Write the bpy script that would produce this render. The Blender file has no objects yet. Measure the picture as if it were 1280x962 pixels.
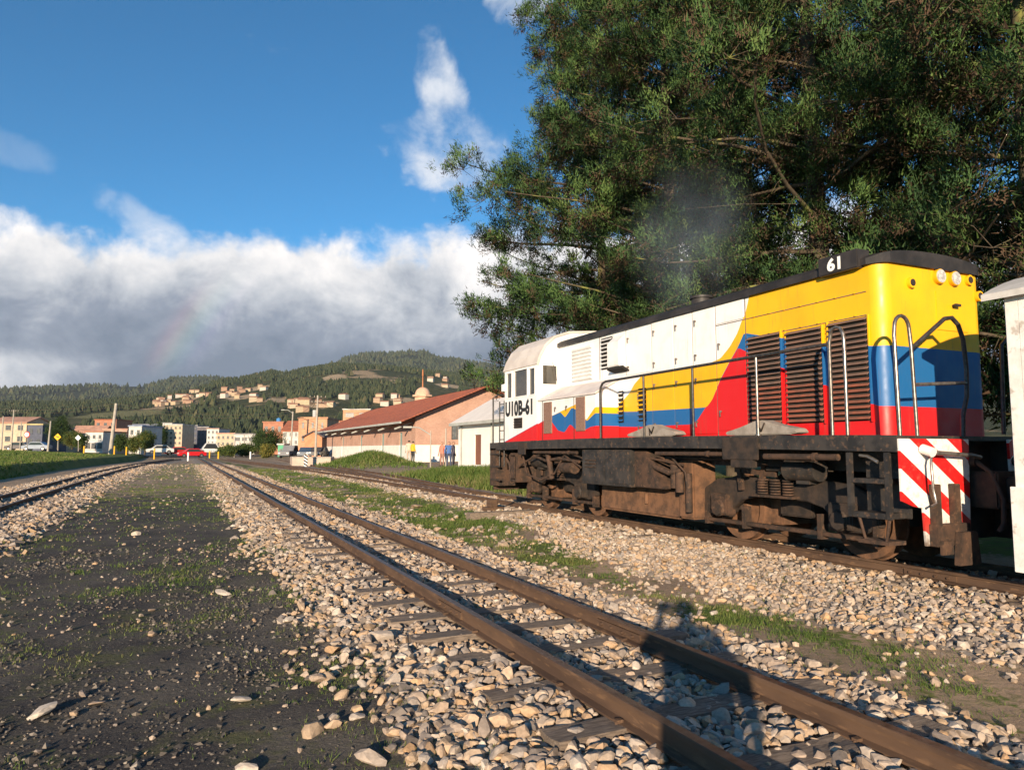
import bpy, bmesh, math, random
import numpy as np
from mathutils import Vector, Matrix, Euler, Quaternion
rad = math.radians
sc = bpy.context.scene
COL = sc.collection
random.seed(7)
RNG = np.random.default_rng(11)

# ------------------------------------------------------------------ camera
CAM_H = 1.336
YAW = rad(24.5)
PITCH = math.atan(80 / 900.)
cam_d = bpy.data.cameras.new('camera')
cam = bpy.data.objects.new('camera', cam_d); COL.objects.link(cam)
cam.location = (0, 0, CAM_H)
cam.rotation_euler = (math.pi / 2 + PITCH, 0, -YAW)
cam_d.sensor_width = 36; cam_d.lens = 36 * 900 / 1280.
cam_d.clip_start = 0.05; cam_d.clip_end = 9000
sc.camera = cam
FWD = Vector((math.sin(YAW), math.cos(YAW), 0)); RGT = Vector((math.cos(YAW), -math.sin(YAW), 0))

# ------------------------------------------------------------------ sun, exposure
SUN_AZ = rad(36.2); SUN_EL = rad(11.67)          # direction the light travels, clockwise from +Y
SUNDIR = Vector((math.sin(SUN_AZ) * math.cos(SUN_EL), math.cos(SUN_AZ) * math.cos(SUN_EL), -math.sin(SUN_EL)))
sl = bpy.data.lights.new('sun', 'SUN'); sl.energy = 5.0; sl.angle = rad(0.55); sl.color = (1.0, 0.79, 0.56)
so = bpy.data.objects.new('sun', sl); COL.objects.link(so)
so.rotation_euler = SUNDIR.to_track_quat('-Z', 'Y').to_euler(); so.location = (-20, -25, 30)
vs = sc.view_settings
vs.view_transform = 'Standard'; vs.look = 'None'; vs.gamma = 1.0; vs.use_curve_mapping = False
vs.exposure = 0.75

# ------------------------------------------------------------------ world sky
wd = bpy.data.worlds.new('World'); sc.world = wd; wd.use_nodes = True
class NT:
    """tiny helper for node trees"""
    def __init__(s, nt): s.nt = nt
    def n(s, t, **k):
        nd = s.nt.nodes.new(t)
        for a, v in k.items():
            setattr(nd, a, v)
        return nd
    def put(s, sock, v):
        if v is None: return
        if hasattr(v, 'is_output') or isinstance(v, bpy.types.NodeSocket): s.nt.links.new(v, sock)
        else:
            if isinstance(v, (tuple, list)) and len(v) == 3 and getattr(sock, 'type', '') == 'RGBA': v = (*v, 1)
            sock.default_value = v
    def math(s, op, a, b=None, c=None, clamp=False):
        nd = s.n('ShaderNodeMath', operation=op, use_clamp=clamp)
        s.put(nd.inputs[0], a); s.put(nd.inputs[1], b); s.put(nd.inputs[2], c)
        return nd.outputs[0]
    def vmath(s, op, a, b=None, out=0):
        nd = s.n('ShaderNodeVectorMath', operation=op); s.put(nd.inputs[0], a); s.put(nd.inputs[1], b)
        return nd.outputs[out]
    def mix(s, f, a, b, blend='MIX'):
        nd = s.n('ShaderNodeMix', data_type='RGBA', blend_type=blend)
        s.put(nd.inputs[0], f); s.put(nd.inputs[6], a); s.put(nd.inputs[7], b)
        return nd.outputs[2]
    def smooth(s, v, a, b, o0=0., o1=1.):
        nd = s.n('ShaderNodeMapRange', interpolation_type='SMOOTHSTEP')
        for i, x in enumerate((v, a, b, o0, o1)): s.put(nd.inputs[i], x)
        return nd.outputs[0]
    def noise(s, vec, scale, detail=4., rough=.55, dist=0.):
        nd = s.n('ShaderNodeTexNoise'); s.put(nd.inputs['Vector'], vec); s.put(nd.inputs['Scale'], scale)
        s.put(nd.inputs['Detail'], detail); s.put(nd.inputs['Roughness'], rough); s.put(nd.inputs['Distortion'], dist)
        return nd.outputs[0]
    def voro(s, vec, scale, out='Color', feature='F1'):
        nd = s.n('ShaderNodeTexVoronoi', feature=feature); s.put(nd.inputs['Vector'], vec); s.put(nd.inputs['Scale'], scale)
        return nd.outputs[out]
    def ramp(s, f, stops, interp='LINEAR'):
        nd = s.n('ShaderNodeValToRGB'); cr = nd.color_ramp; cr.interpolation = interp
        while len(cr.elements) < len(stops): cr.elements.new(.5)
        for e, (p, c) in zip(cr.elements, stops): e.position = p; e.color = (*c, 1)
        s.put(nd.inputs[0], f)
        return nd.outputs[0]
    def curve(s, f, pts):
        nd = s.n('ShaderNodeFloatCurve'); c = nd.mapping.curves[0]
        pts = sorted(pts)
        while len(c.points) < len(pts): c.points.new(.5, .5)
        for p, (x, y) in zip(c.points, pts): p.location = (x, y); p.handle_type = 'VECTOR'
        nd.mapping.update(); s.put(nd.inputs['Value'], f)
        return nd.outputs[0]

wd.node_tree.nodes.clear(); W = NT(wd.node_tree)
sky = W.n('ShaderNodeTexSky', sky_type='NISHITA'); sky.sun_disc = False
sky.sun_elevation = SUN_EL; sky.sun_rotation = rad(216.2); sky.altitude = 2500; sky.air_density = 1.0; sky.dust_density = 0.3; sky.ozone_density = 2.0
tc = W.n('ShaderNodeTexCoord'); D = tc.outputs['Generated']
dx = W.n('ShaderNodeSeparateXYZ'); W.put(dx.inputs[0], D)
el = dx.outputs[2]                                             # sine of elevation
flat = W.math('MAXIMUM', W.math('SQRT', W.math('SUBTRACT', 1., W.math('MULTIPLY', el, el))), 0.05)
fside = W.math('DIVIDE', W.vmath('DOT_PRODUCT', D, tuple(FWD), 1), flat)
rside = W.math('DIVIDE', W.vmath('DOT_PRODUCT', D, tuple(RGT), 1), flat)
# stretched direction for cloud noise
cv = W.n('ShaderNodeCombineXYZ'); W.put(cv.inputs[0], rside); W.put(cv.inputs[1], fside); W.put(cv.inputs[2], W.math('MULTIPLY', el, 1.25))
CV = cv.outputs[0]
n1 = W.noise(CV, 2.6, 3., .5); n2 = W.noise(CV, 7.5, 6., .58, .35); n3 = W.noise(CV, 21., 5., .6, .3)
# billowing cloud bank over the hills, on the side of the sky away from the sun
bulge = W.math('ADD', W.math('MULTIPLY', W.math('SUBTRACT', n1, .5), .11), W.math('ADD', W.math('MULTIPLY', W.math('SUBTRACT', n2, .5), .115), W.math('MULTIPLY', W.math('SUBTRACT', n3, .5), .065)))
top = W.math('ADD', W.math('ADD', W.math('ADD', .262, W.math('MULTIPLY', W.smooth(rside, -.26, -.06), .045)), bulge), W.math('MULTIPLY', W.smooth(W.math('ABSOLUTE', W.math('ADD', rside, .05)), .25, .75), -.01))
bank = W.math('MULTIPLY', W.smooth(W.math('SUBTRACT', top, el), -.006, .034), W.smooth(fside, -.1, .25))
# brightness inside the bank: pale lit billows above, blue-grey rain base below
hrel = W.math('DIVIDE', el, W.math('MAXIMUM', top, .05))
billow = W.math('ADD', W.math('MULTIPLY', n2, .75), W.math('MULTIPLY', W.noise(CV, 13., 5., .6, .5), .35))
lit = W.math('ADD', W.smooth(hrel, .30, 1.0), W.math('MULTIPLY', W.math('SUBTRACT', billow, .54), 3.0))
lit = W.math('ADD', lit, W.math('MULTIPLY', W.smooth(rside, -.45, .1), .22)); lit = W.math('ADD', lit, W.math('MULTIPLY', W.math('MULTIPLY', W.smooth(el, .125, .095), W.smooth(rside, -.44, -.6)), .7))
ccol = W.ramp(W.math('MULTIPLY', lit, .72, None, True), [(0., (1.1, 1.42, 1.95)), (.25, (1.8, 2.1, 2.65)), (.5, (3.5, 3.7, 4.05)), (.75, (5.4, 5.35, 5.4)), (1., (6.9, 6.6, 6.4))])
# low bright rift near the left horizon
# thin wisps higher up
wv = W.n('ShaderNodeMapping'); wv.inputs['Scale'].default_value = (1.6, 1.6, 2.6); wv.inputs['Location'].default_value = (3.1, 1.7, .4); W.put(wv.inputs[0], CV)
wn = W.noise(wv.outputs[0], 2.3, 7., .62, .6)
wmask = W.math('MULTIPLY', W.smooth(wn, .60, .80), W.smooth(el, .16, .3))
def blob(az, e, sa, se, rot=0.):
    """soft patch of direction (az right of camera axis, e elevation, radians) for one drifting cloud"""
    a = W.math('SUBTRACT', rside, math.sin(az)); b = W.math('SUBTRACT', el, math.sin(e))
    c, s_ = math.cos(rot), math.sin(rot)
    u = W.math('ADD', W.math('MULTIPLY', a, c), W.math('MULTIPLY', b, s_)); v = W.math('SUBTRACT', W.math('MULTIPLY', b, c), W.math('MULTIPLY', a, s_))
    q = W.math('ADD', W.math('POWER', W.math('ABSOLUTE', W.math('DIVIDE', u, sa)), 2.), W.math('POWER', W.math('ABSOLUTE', W.math('DIVIDE', v, se)), 2.))
    return W.smooth(W.math('ADD', q, W.math('MULTIPLY', W.math('SUBTRACT', n3, .5), 2.2)), 1.15, .1)
w2 = W.math('MAXIMUM', W.math('MAXIMUM', blob(-.10, .468, .036, .066, .35), blob(-.085, .398, .088, .055, -.15)), blob(.02, .585, .06, .03))
w2 = W.math('MAXIMUM', W.math('MAXIMUM', w2, W.math('MULTIPLY', blob(-.475, .275, .06, .022, -.5), .5)), W.math('MULTIPLY', blob(-.63, .335, .05, .018, -.2), .15))
wis = W.math('MULTIPLY', W.math('MULTIPLY', w2, W.smooth(n2, .28, .60)), .85)
wis = W.math('MAXIMUM', W.math('MULTIPLY', wmask, .35), wis)
skyc = W.mix(1., sky.outputs[0], (.32, .87, 1.08), 'MULTIPLY')
s1 = W.mix(wis, skyc, (5.6, 5.7, 5.9))
s2 = W.mix(bank, s1, ccol)
# faint rainbow arc 41-42.5 degrees round the antisolar point, where the rain hangs
cosa = W.vmath('DOT_PRODUCT', D, tuple(SUNDIR), 1)
ang = W.math('MULTIPLY', W.math('ARCCOSINE', cosa), 180 / math.pi)
rb = W.ramp(W.smooth(ang, 38.6, 43.2), [(0., (0, 0, 0)), (.2, (.10, .02, .30)), (.4, (.02, .30, .30)), (.58, (.15, .40, .05)), (.75, (.75, .40, .02)), (.88, (.70, .10, .05)), (1., (0, 0, 0))])
rbm = W.math('MULTIPLY', W.math('MULTIPLY', bank, W.smooth(el, .24, .15)), W.math('MULTIPLY', W.smooth(el, .08, .13), .75))
s3 = W.mix(rbm, s2, rb, 'ADD')
bg = W.n('ShaderNodeBackground'); W.put(bg.inputs[0], s3); bg.inputs[1].default_value = 0.10
wo = W.n('ShaderNodeOutputWorld'); W.nt.links.new(bg.outputs[0], wo.inputs[0])

# ------------------------------------------------------------------ materials
MATS = {}
def mat(name, c1, c2=None, scale=6., rough=.75, bump=0., bscale=None, metal=0., spec=.4, detail=5., lo=.35, hi=.65, stretch=None, c3=None, s3=40.):
    """two colours mixed by noise in world space, optional speckle colour, fine bump"""
    if name in MATS: return MATS[name]
    m = bpy.data.materials.new(name); m.use_nodes = True; m.node_tree.nodes.clear(); N = NT(m.node_tree)
    out = N.n('ShaderNodeOutputMaterial'); b = N.n('ShaderNodeBsdfPrincipled'); N.nt.links.new(b.outputs[0], out.inputs[0])
    pos = N.n('ShaderNodeNewGeometry').outputs['Position']
    if stretch:
        mp = N.n('ShaderNodeMapping'); mp.inputs['Scale'].default_value = stretch; N.put(mp.inputs[0], pos); pos = mp.outputs[0]
    col = None
    if c2 is not None:
        col = N.mix(N.smooth(N.noise(pos, scale, detail, .6), lo, hi), c1, c2)
        if c3 is not None: col = N.mix(N.smooth(N.noise(pos, s3, 3., .6), .56, .68), col, c3)
        N.put(b.inputs['Base Color'], col)
    else: b.inputs['Base Color'].default_value = (*c1, 1)
    b.inputs['Roughness'].default_value = rough; b.inputs['Metallic'].default_value = metal
    b.inputs['Specular IOR Level'].default_value = spec
    if bump:
        bp = N.n('ShaderNodeBump'); bp.inputs['Strength'].default_value = 1.; bp.inputs['Distance'].default_value = bump
        N.put(bp.inputs['Height'], N.noise(pos, bscale or scale * 4, 6., .65)); N.nt.links.new(bp.outputs[0], b.inputs['Normal'])
    MATS[name] = m
    return m

def attr_mat(name, stops, rough=.8, trans=0., tcol=None, nscale=60., namt=.25, interp='LINEAR', spec=.3):
    """colour ramp driven by the per-face 'shade' attribute (natural colour variety of leaves or stones)"""
    m = bpy.data.materials.new(name); m.use_nodes = True; m.node_tree.nodes.clear(); N = NT(m.node_tree)
    out = N.n('ShaderNodeOutputMaterial'); b = N.n('ShaderNodeBsdfPrincipled')
    at = N.n('ShaderNodeAttribute', attribute_name='shade'); pos = N.n('ShaderNodeNewGeometry').outputs['Position']
    c = N.ramp(at.outputs['Fac'], stops, interp)
    if namt: c = N.mix(namt, c, N.ramp(N.noise(pos, nscale, 4., .65), [(.3, (.25, .25, .25)), (.7, (1., 1., 1.))]), 'MULTIPLY')
    N.put(b.inputs['Base Color'], c); b.inputs['Roughness'].default_value = rough; b.inputs['Specular IOR Level'].default_value = spec
    if trans:
        t = N.n('ShaderNodeBsdfTranslucent'); N.put(t.inputs[0], N.mix(1., c, tcol or (1., 1.15, .6), 'MULTIPLY'))
        mx = N.n('ShaderNodeMixShader'); mx.inputs[0].default_value = trans
        N.nt.links.new(b.outputs[0], mx.inputs[1]); N.nt.links.new(t.outputs[0], mx.inputs[2]); N.nt.links.new(mx.outputs[0], out.inputs[0])
    else: N.nt.links.new(b.outputs[0], out.inputs[0])
    MATS[name] = m
    return m

# ------------------------------------------------------------------ object helpers
def tag(o, label=None, cat=None, group=None, kind=None):
    if label: o['label'] = label
    if cat: o['category'] = cat
    if group: o['group'] = group
    if kind: o['kind'] = kind
    return o
def empty(name, loc=(0, 0, 0), label=None, cat=None, group=None, kind=None):
    o = bpy.data.objects.new(name, None); COL.objects.link(o); o.location = loc; o.empty_display_size = .2
    return tag(o, label, cat, group, kind)
def root_of(o):
    while o.parent: o = o.parent
    return o
def link_mesh(name, me, parent=None, loc=None):
    o = bpy.data.objects.new(name, me); COL.objects.link(o)
    if parent: o.parent = parent
    if loc: o.location = loc
    return o
class MB:
    """collects polygons in world coordinates; build() makes one mesh object under a parent"""
    def __init__(s): s.v = []; s.f = []; s.sm = []
    def add(s, vs, fs, smooth=False):
        k = len(s.v); s.v += [tuple(v) for v in vs]; s.f += [tuple(i + k for i in f) for f in fs]; s.sm += [smooth] * len(fs)
        return s
    def box(s, x0, x1, y0, y1, z0, z1, bev=0.):
        if bev <= 0:
            vs = [(x, y, z) for z in (z0, z1) for y in (y0, y1) for x in (x0, x1)]
            return s.add(vs, [(0, 2, 3, 1), (4, 5, 7, 6), (0, 1, 5, 4), (2, 6, 7, 3), (0, 4, 6, 2), (1, 3, 7, 5)])
        bm = bmesh.new(); bmesh.ops.create_cube(bm, size=1.)
        for v in bm.verts: v.co = Vector(((x0 + x1) / 2 + v.co.x * (x1 - x0), (y0 + y1) / 2 + v.co.y * (y1 - y0), (z0 + z1) / 2 + v.co.z * (z1 - z0)))
        bmesh.ops.bevel(bm, geom=bm.edges[:], offset=bev, segments=2, affect='EDGES', profile=.5)
        bm.verts.index_update(); s.add([v.co for v in bm.verts], [[v.index for v in f.verts] for f in bm.faces]); bm.free()
        return s
    def obox(s, c, size, rz=0., rx=0., ry=0.):
        R = Euler((rx, ry, rz)).to_matrix(); c = Vector(c); a, b, d = size[0] / 2, size[1] / 2, size[2] / 2
        vs = [c + R @ Vector((x * a, y * b, z * d)) for z in (-1, 1) for y in (-1, 1) for x in (-1, 1)]
        return s.add(vs, [(0, 2, 3, 1), (4, 5, 7, 6), (0, 1, 5, 4), (2, 6, 7, 3), (0, 4, 6, 2), (1, 3, 7, 5)])
    def cyl(s, p, q, r, r2=None, n=12, cap=True, smooth=True):
        p, q = Vector(p), Vector(q); r2 = r if r2 is None else r2
        R = (q - p).to_track_quat('Z', 'Y'); k = len(s.v)
        vs = []
        for c, rr in ((p, r), (q, r2)):
            for i in range(n):
                a = 2 * math.pi * i / n; vs.append(c + R @ Vector((math.cos(a) * rr, math.sin(a) * rr, 0)))
        s.add(vs, [(i, (i + 1) % n, n + (i + 1) % n, n + i) for i in range(n)], smooth)
        if cap: s.add(vs[:n], [tuple(range(n - 1, -1, -1))]); s.add(vs[n:], [tuple(range(n))])
        return s
    def tube(s, pts, r, n=8, taper=None):
        pts = [Vector(p) for p in pts]; vs = []; m = len(pts)
        nrm = None
        for i, p in enumerate(pts):
            t = (pts[min(i + 1, m - 1)] - pts[max(i - 1, 0)]).normalized()
            if nrm is None:
                nrm = t.orthogonal().normalized()
            nrm = (nrm - t * nrm.dot(t)).normalized(); b = t.cross(nrm)
            rr = r if taper is None else taper[i]
            for k in range(n):
                a = 2 * math.pi * k / n; vs.append(p + nrm * math.cos(a) * rr + b * math.sin(a) * rr)
        fs = [(i * n + k, i * n + (k + 1) % n, (i + 1) * n + (k + 1) % n, (i + 1) * n + k) for i in range(m - 1) for k in range(n)]
        s.add(vs, fs, True); s.add(vs[:n], [tuple(range(n - 1, -1, -1))]); s.add(vs[-n:], [tuple(range(n))])
        return s
    def prism(s, poly, axis, a0, a1):
        """poly in the two other axes (cyclic order), extruded along axis"""
        def P(u, v, w): return {'x': (w, u, v), 'y': (u, w, v), 'z': (u, v, w)}[axis]
        n = len(poly); vs = [P(u, v, a0) for u, v in poly] + [P(u, v, a1) for u, v in poly]
        return s.add(vs, [tuple(range(n)), tuple(range(2 * n - 1, n - 1, -1))] + [(i, n + i, n + (i + 1) % n, (i + 1) % n) for i in range(n)])
    def build(s, name, m, parent=None, bev=0., fix=True):
        off = Vector(root_of(parent).location) if parent else Vector((0, 0, 0))
        me = bpy.data.meshes.new(name)
        me.from_pydata([tuple(Vector(v) - off) for v in s.v], [], s.f)
        me.polygons.foreach_set('use_smooth', s.sm)
        if fix:
            bm = bmesh.new(); bm.from_mesh(me); bmesh.ops.recalc_face_normals(bm, faces=bm.faces)
            if bev:
                bmesh.ops.remove_doubles(bm, verts=bm.verts, dist=1e-5)
                bmesh.ops.bevel(bm, geom=[e for e in bm.edges if len(e.link_faces) == 2 and e.calc_face_angle(0) > .5], offset=bev, segments=2, affect='EDGES')
            bm.to_mesh(me); bm.free()
        me.materials.append(m)
        return link_mesh(name, me, parent)
def arc(c, r, a0, a1, n, plane='yz', k=0.):
    out = []
    for i in range(n + 1):
        a = a0 + (a1 - a0) * i / n; u, v = c[0] + r * math.cos(a), c[1] + r * math.sin(a)
        out.append({'yz': (k, u, v), 'xz': (u, k, v), 'xy': (u, v, k)}[plane])
    return out
def text(body, name, size, loc, rot, m, parent, extrude=.002, offset=0., sx=1., align='LEFT'):
    cu = bpy.data.curves.new(name, 'FONT'); cu.body = body; cu.size = size; cu.extrude = extrude; cu.offset = offset; cu.align_x = align; cu.space_character = 1.06
    cu.resolution_u = 4
    t = bpy.data.objects.new(name, cu); COL.objects.link(t)
    dg = bpy.context.evaluated_depsgraph_get(); me = bpy.data.meshes.new_from_object(t.evaluated_get(dg)); bpy.data.objects.remove(t)
    me.materials.clear(); me.materials.append(m); me.name = name
    M = Matrix.Translation(Vector(loc) - Vector(root_of(parent).location)) @ Euler(rot).to_matrix().to_4x4() @ Matrix.Diagonal((sx, 1, 1, 1))
    me.transform(M)
    return link_mesh(name, me, parent)
def np_mesh(name, V, tris, m, shade=None, parent=None, quads=False):
    """big mesh from arrays; shade = per-face value"""
    k = 4 if quads else 3
    me = bpy.data.meshes.new(name); F = np.asarray(tris, np.int32)
    me.vertices.add(len(V)); me.vertices.foreach_set('co', np.asarray(V, np.float32).ravel())
    me.loops.add(F.size); me.loops.foreach_set('vertex_index', F.ravel())
    me.polygons.add(len(F)); me.polygons.foreach_set('loop_start', np.arange(0, F.size, k, dtype=np.int32))
    me.update(calc_edges=True); me.shade_flat()
    if shade is not None:
        a = me.attributes.new('shade', 'FLOAT', 'FACE'); a.data.foreach_set('value', np.asarray(shade, np.float32))
    me.materials.append(m)
    return link_mesh(name, me, parent)

# pixel of the photograph + distance along the camera axis -> point in the place
CF = FWD * math.cos(PITCH) + Vector((0, 0, 1)) * math.sin(PITCH); CU = Vector((0, 0, 1)) * math.cos(PITCH) - FWD * math.sin(PITCH)
def at(px, py, depth):
    d = RGT * ((px - 640) / 900.) + CU * ((481 - py) / 900.) + CF
    return Vector((0, 0, CAM_H)) + d * (depth / d.dot(FWD))
def in_view(X, Y, Z, margin=90):
    dxv = X; dyv = Y; dz = Z - CAM_H
    z = dxv * CF.x + dyv * CF.y + dz * CF.z; u = (dxv * RGT.x + dyv * RGT.y); v = dxv * CU.x + dyv * CU.y + dz * CU.z
    zz = np.maximum(z, .05); px = 640 + 900 * u / zz; py = 481 - 900 * v / zz
    return (z > .3) & (px > -margin) & (px < 1280 + margin) & (py < 962 + margin), zz
# smooth value noise on arrays
def vnoise(x, y, scale, seed):
    g = np.random.default_rng(seed).random((64, 64)); x = np.asarray(x) * scale; y = np.asarray(y) * scale
    xi = np.floor(x).astype(int); yi = np.floor(y).astype(int); fx = x - xi; fy = y - yi
    fx = fx * fx * (3 - 2 * fx); fy = fy * fy * (3 - 2 * fy)
    a = g[xi % 64, yi % 64]; b = g[(xi + 1) % 64, yi % 64]; c = g[xi % 64, (yi + 1) % 64]; d = g[(xi + 1) % 64, (yi + 1) % 64]
    return (a * (1 - fx) + b * fx) * (1 - fy) + (c * (1 - fx) + d * fx) * fy
def fbm(x, y, scale, seed, o=4):
    r = 0; a = .5
    for i in range(o): r = r + a * vnoise(x, y, scale * 2 ** i, seed + i); a *= .5
    return r / (1 - .5 ** o)

# ================================================================== SETTING
def sstep(x, a, b):
    t = np.clip((np.asarray(x, float) - a) / (b - a), 0, 1); return t * t * (3 - 2 * t)
def cx_main(y): return np.full_like(np.asarray(y, float), 2.69)
def cx_loco(y): y = np.asarray(y, float); return 7.895 - 2.6 * sstep(y, 34, 105)
def cx_left(y): y = np.asarray(y, float); return -4.43 + .00085 * np.maximum(y - 45, 0) ** 2
def cx_side(y): y = np.asarray(y, float); return 7.95 + 1.2 * sstep(y, 14, 40) + .035 * np.maximum(y - 27, 0)
PX = [-400, -60, -25, -9.9, -9.25, -6.9, -5.7, -3.2, -2.3, .75, 1.6, 3.75, 4.3, 4.9, 6.85, 9.0, 9.9, 12.5, 19, 60, 400]
PZ = [2., 1.35, 1.15, .34, -.34, -.28, -.19, -.19, -.23, -.235, -.165, -.165, -.20, -.20, -.095, -.095, -.13, .02, .15, .8, 2.]
def hg(X, Y):
    X = np.asarray(X, float); Y = np.asarray(Y, float)
    xs = X - np.where(X < -1, np.minimum(cx_left(np.minimum(Y, 110)) + 4.43, 3.2) * sstep(-X, 1, 3), 0)
    z = np.interp(xs, PX, PZ)
    far = sstep(Y, 105, 220)
    z = z * (1 - far) + far * (.3 + .0012 * np.maximum(Y - 100, 0))
    d = np.hypot(X, Y)
    bump = (fbm(X, Y, .9, 3, 3) - .5) * .06 + (fbm(X, Y, 4.5, 9, 3) - .5) * .03
    mound = .95 * np.exp(-(((X - 14.2) / 2.3) ** 2 + ((Y - 59) / 4.) ** 2)) + .25 * np.exp(-(((X - 12.4) / 1.6) ** 2 + ((Y - 30) / 6.) ** 2))
    return z + bump * (1 - sstep(d, 60, 150)) + mound
def zone_ballast(X, Y):
    n = (fbm(X, Y, 1.3, 21, 3) - .5)
    le = X - n * .9
    main = sstep(le, .75, 1.65) * (1 - sstep(X + n * .5, 3.95, 4.35))
    ledge = np.interp(Y, [0, 8, 12.5, 17, 40], [4.95, 5.0, 5.75, 6.35, 6.5])
    loco = sstep(X - n * .7, ledge - .15, ledge + .45) * (1 - sstep(X, 9.0, 9.8)) * (1 - sstep(Y, 60, 90))
    xl = X - cx_left(Y) - n * .8
    left = sstep(xl, -2.1, -1.6) * (1 - sstep(xl, 1.55, 2.25))
    loose = .26 * sstep(fbm(X, Y, 2.3, 27, 3), .42, .6) * sstep(X, 3.9, 4.3) * (1 - sstep(X, 5.4, 6.4))
    return np.clip(np.maximum(main + loco + left, loose), 0, 1)
def zone_grass(X, Y):
    n = fbm(X, Y, 1.1, 31, 4); n2 = fbm(X, Y, .25, 37, 3)
    redge = np.interp(Y, [0, 6, 8, 12.5, 17, 40, 84, 110], [5.35, 4.85, 4.95, 5.75, 6.2, 6.7, 5.0, 4.4])
    strip = sstep(X, 4.0, 4.35) * (1 - sstep(X, redge - .2, redge + .5)) * np.maximum(sstep(n, .31, .56), .62 * np.exp(-((X - 4.62 - .004 * Y) / .30) ** 2))
    xs = X - np.minimum(cx_left(np.minimum(Y, 110)) + 4.43, 3.2)
    bankg = 1 - sstep(xs, -9.3, -8.5)
    right = sstep(X, 9.5, 10.6) * sstep(n, .2, .4) * np.maximum(1 - sstep(Y, 34, 40), np.exp(-(((X - 14.2) / 3.0) ** 2 + ((Y - 59) / 5.) ** 2)) * 1.6)
    right = np.maximum(right, sstep(X, 30, 40) * .7)
    path = .55 * sstep(n, .46, .68) * sstep(X, -3.2, -2.) * (1 - sstep(X, 1.3, 1.9))
    far = sstep(Y, 85, 105) * sstep(n2, .35, .55) * .6
    return np.clip(np.maximum.reduce([strip, bankg, right, path, far]), 0, 1)

# ground sheet ------------------------------------------------------
def spaced(a, b, d0, g):
    out = [a]
    while out[-1] < b: out.append(out[-1] + d0); d0 *= g
    return out
xs_ = np.array(sorted(set([-x for x in spaced(14, 3500, .4, 1.16)] + list(np.round(np.arange(-14, 14.01, .2), 3)) + spaced(14.15, 3500, .4, 1.16))))
ys_ = np.array(sorted(set([-y for y in spaced(2.2, 400, .4, 1.25)] + list(np.round(np.arange(-2, 26, .2), 3)) + spaced(26, 4650, .25, 1.05))))
GX, GY = np.meshgrid(xs_, ys_); GZ = hg(GX, GY)
nx, ny = len(xs_), len(ys_); idx = np.arange(nx * ny).reshape(ny, nx)
quads = np.stack([idx[:-1, :-1], idx[:-1, 1:], idx[1:, 1:], idx[1:, :-1]], -1).reshape(-1, 4)
def ground_material():
    m = bpy.data.materials.new('ground_soil'); m.use_nodes = True; m.node_tree.nodes.clear(); N = NT(m.node_tree)
    out = N.n('ShaderNodeOutputMaterial'); b = N.n('ShaderNodeBsdfPrincipled'); N.nt.links.new(b.outputs[0], out.inputs[0])
    pos = N.n('ShaderNodeNewGeometry').outputs['Position']
    bal = N.n('ShaderNodeAttribute', attribute_name='ballast').outputs['Fac']; gra = N.n('ShaderNodeAttribute', attribute_name='grass').outputs['Fac']
    drk = N.n('ShaderNodeAttribute', attribute_name='coal').outputs['Fac']
    soil = N.mix(N.smooth(N.noise(pos, 1.3, 6., .65), .35, .68), (.062, .056, .053), (.125, .11, .092))
    soil = N.mix(N.smooth(N.noise(pos, 2.1, 6., .7), .50, .66), soil, (.105, .105, .055))
    soil = N.mix(N.smooth(N.noise(pos, 55., 4., .6), .58, .70), soil, (.22, .19, .15))
    tan = N.mix(N.smooth(N.noise(pos, .8, 6., .65), .35, .68), (.42, .30, .205), (.29, .215, .15)); tan = N.mix(N.smooth(N.noise(pos, 8., 5., .7), .5, .7), tan, (.17, .16, .075))
    soil = N.mix(N.smooth(N.math('ADD', drk, N.math('MULTIPLY', N.math('SUBTRACT', N.noise(pos, 1.7, 5.), .5), .9)), .3, .7), tan, soil)
    cell = N.n('ShaderNodeSeparateColor'); N.put(cell.inputs[0], N.voro(pos, 17.))
    stone = N.ramp(cell.outputs[0], [(0., (.16, .135, .11)), (.25, (.34, .26, .18)), (.5, (.42, .33, .24)), (.75, (.30, .27, .24)), (1., (.50, .44, .36))])
    edge = N.voro(pos, 17., 'Distance', 'DISTANCE_TO_EDGE')
    stone = N.mix(N.smooth(edge, .0, .012), (.06, .05, .04), stone)
    grass = N.mix(N.smooth(N.noise(pos, .55, 5., .6), .3, .7), (.075, .125, .028), (.17, .18, .05))
    grass = N.mix(N.smooth(N.noise(pos, 9., 4., .6), .5, .7), grass, (.10, .085, .045))
    e = N.math('ADD', N.math('SUBTRACT', N.noise(pos, 11., 4., .6), .5), 0.)
    c = N.mix(N.smooth(N.math('ADD', bal, e), .35, .65), soil, stone)
    c = N.mix(N.smooth(N.math('ADD', gra, N.math('MULTIPLY', e, 1.4)), .48, .80), c, grass)
    N.put(b.inputs['Base Color'], c); b.inputs['Roughness'].default_value = .95; b.inputs['Specular IOR Level'].default_value = .15
    bp = N.n('ShaderNodeBump'); bp.inputs['Distance'].default_value = .03; bp.inputs['Strength'].default_value = .9
    h = N.math('ADD', N.math('MULTIPLY', N.noise(pos, 22., 7., .7), .8), N.math('MULTIPLY', N.math('MINIMUM', edge, .02), N.math('MULTIPLY', bal, 25.)))
    N.put(bp.inputs['Height'], h); N.nt.links.new(bp.outputs[0], b.inputs['Normal'])
    return m
go = np_mesh('ground', np.stack([GX, GY, GZ], -1).reshape(-1, 3), quads, ground_material(), quads=True)
def zone_coal(X, Y): return sstep(X, -9, -6) * (1 - sstep(X, 3.5, 4.2)) * (1 - .85 * sstep(Y, 11, 42)) + .25 * sstep(X, 3.9, 4.2) * (1 - sstep(X, 5, 6)) * (1 - sstep(Y, 10, 20))
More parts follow.
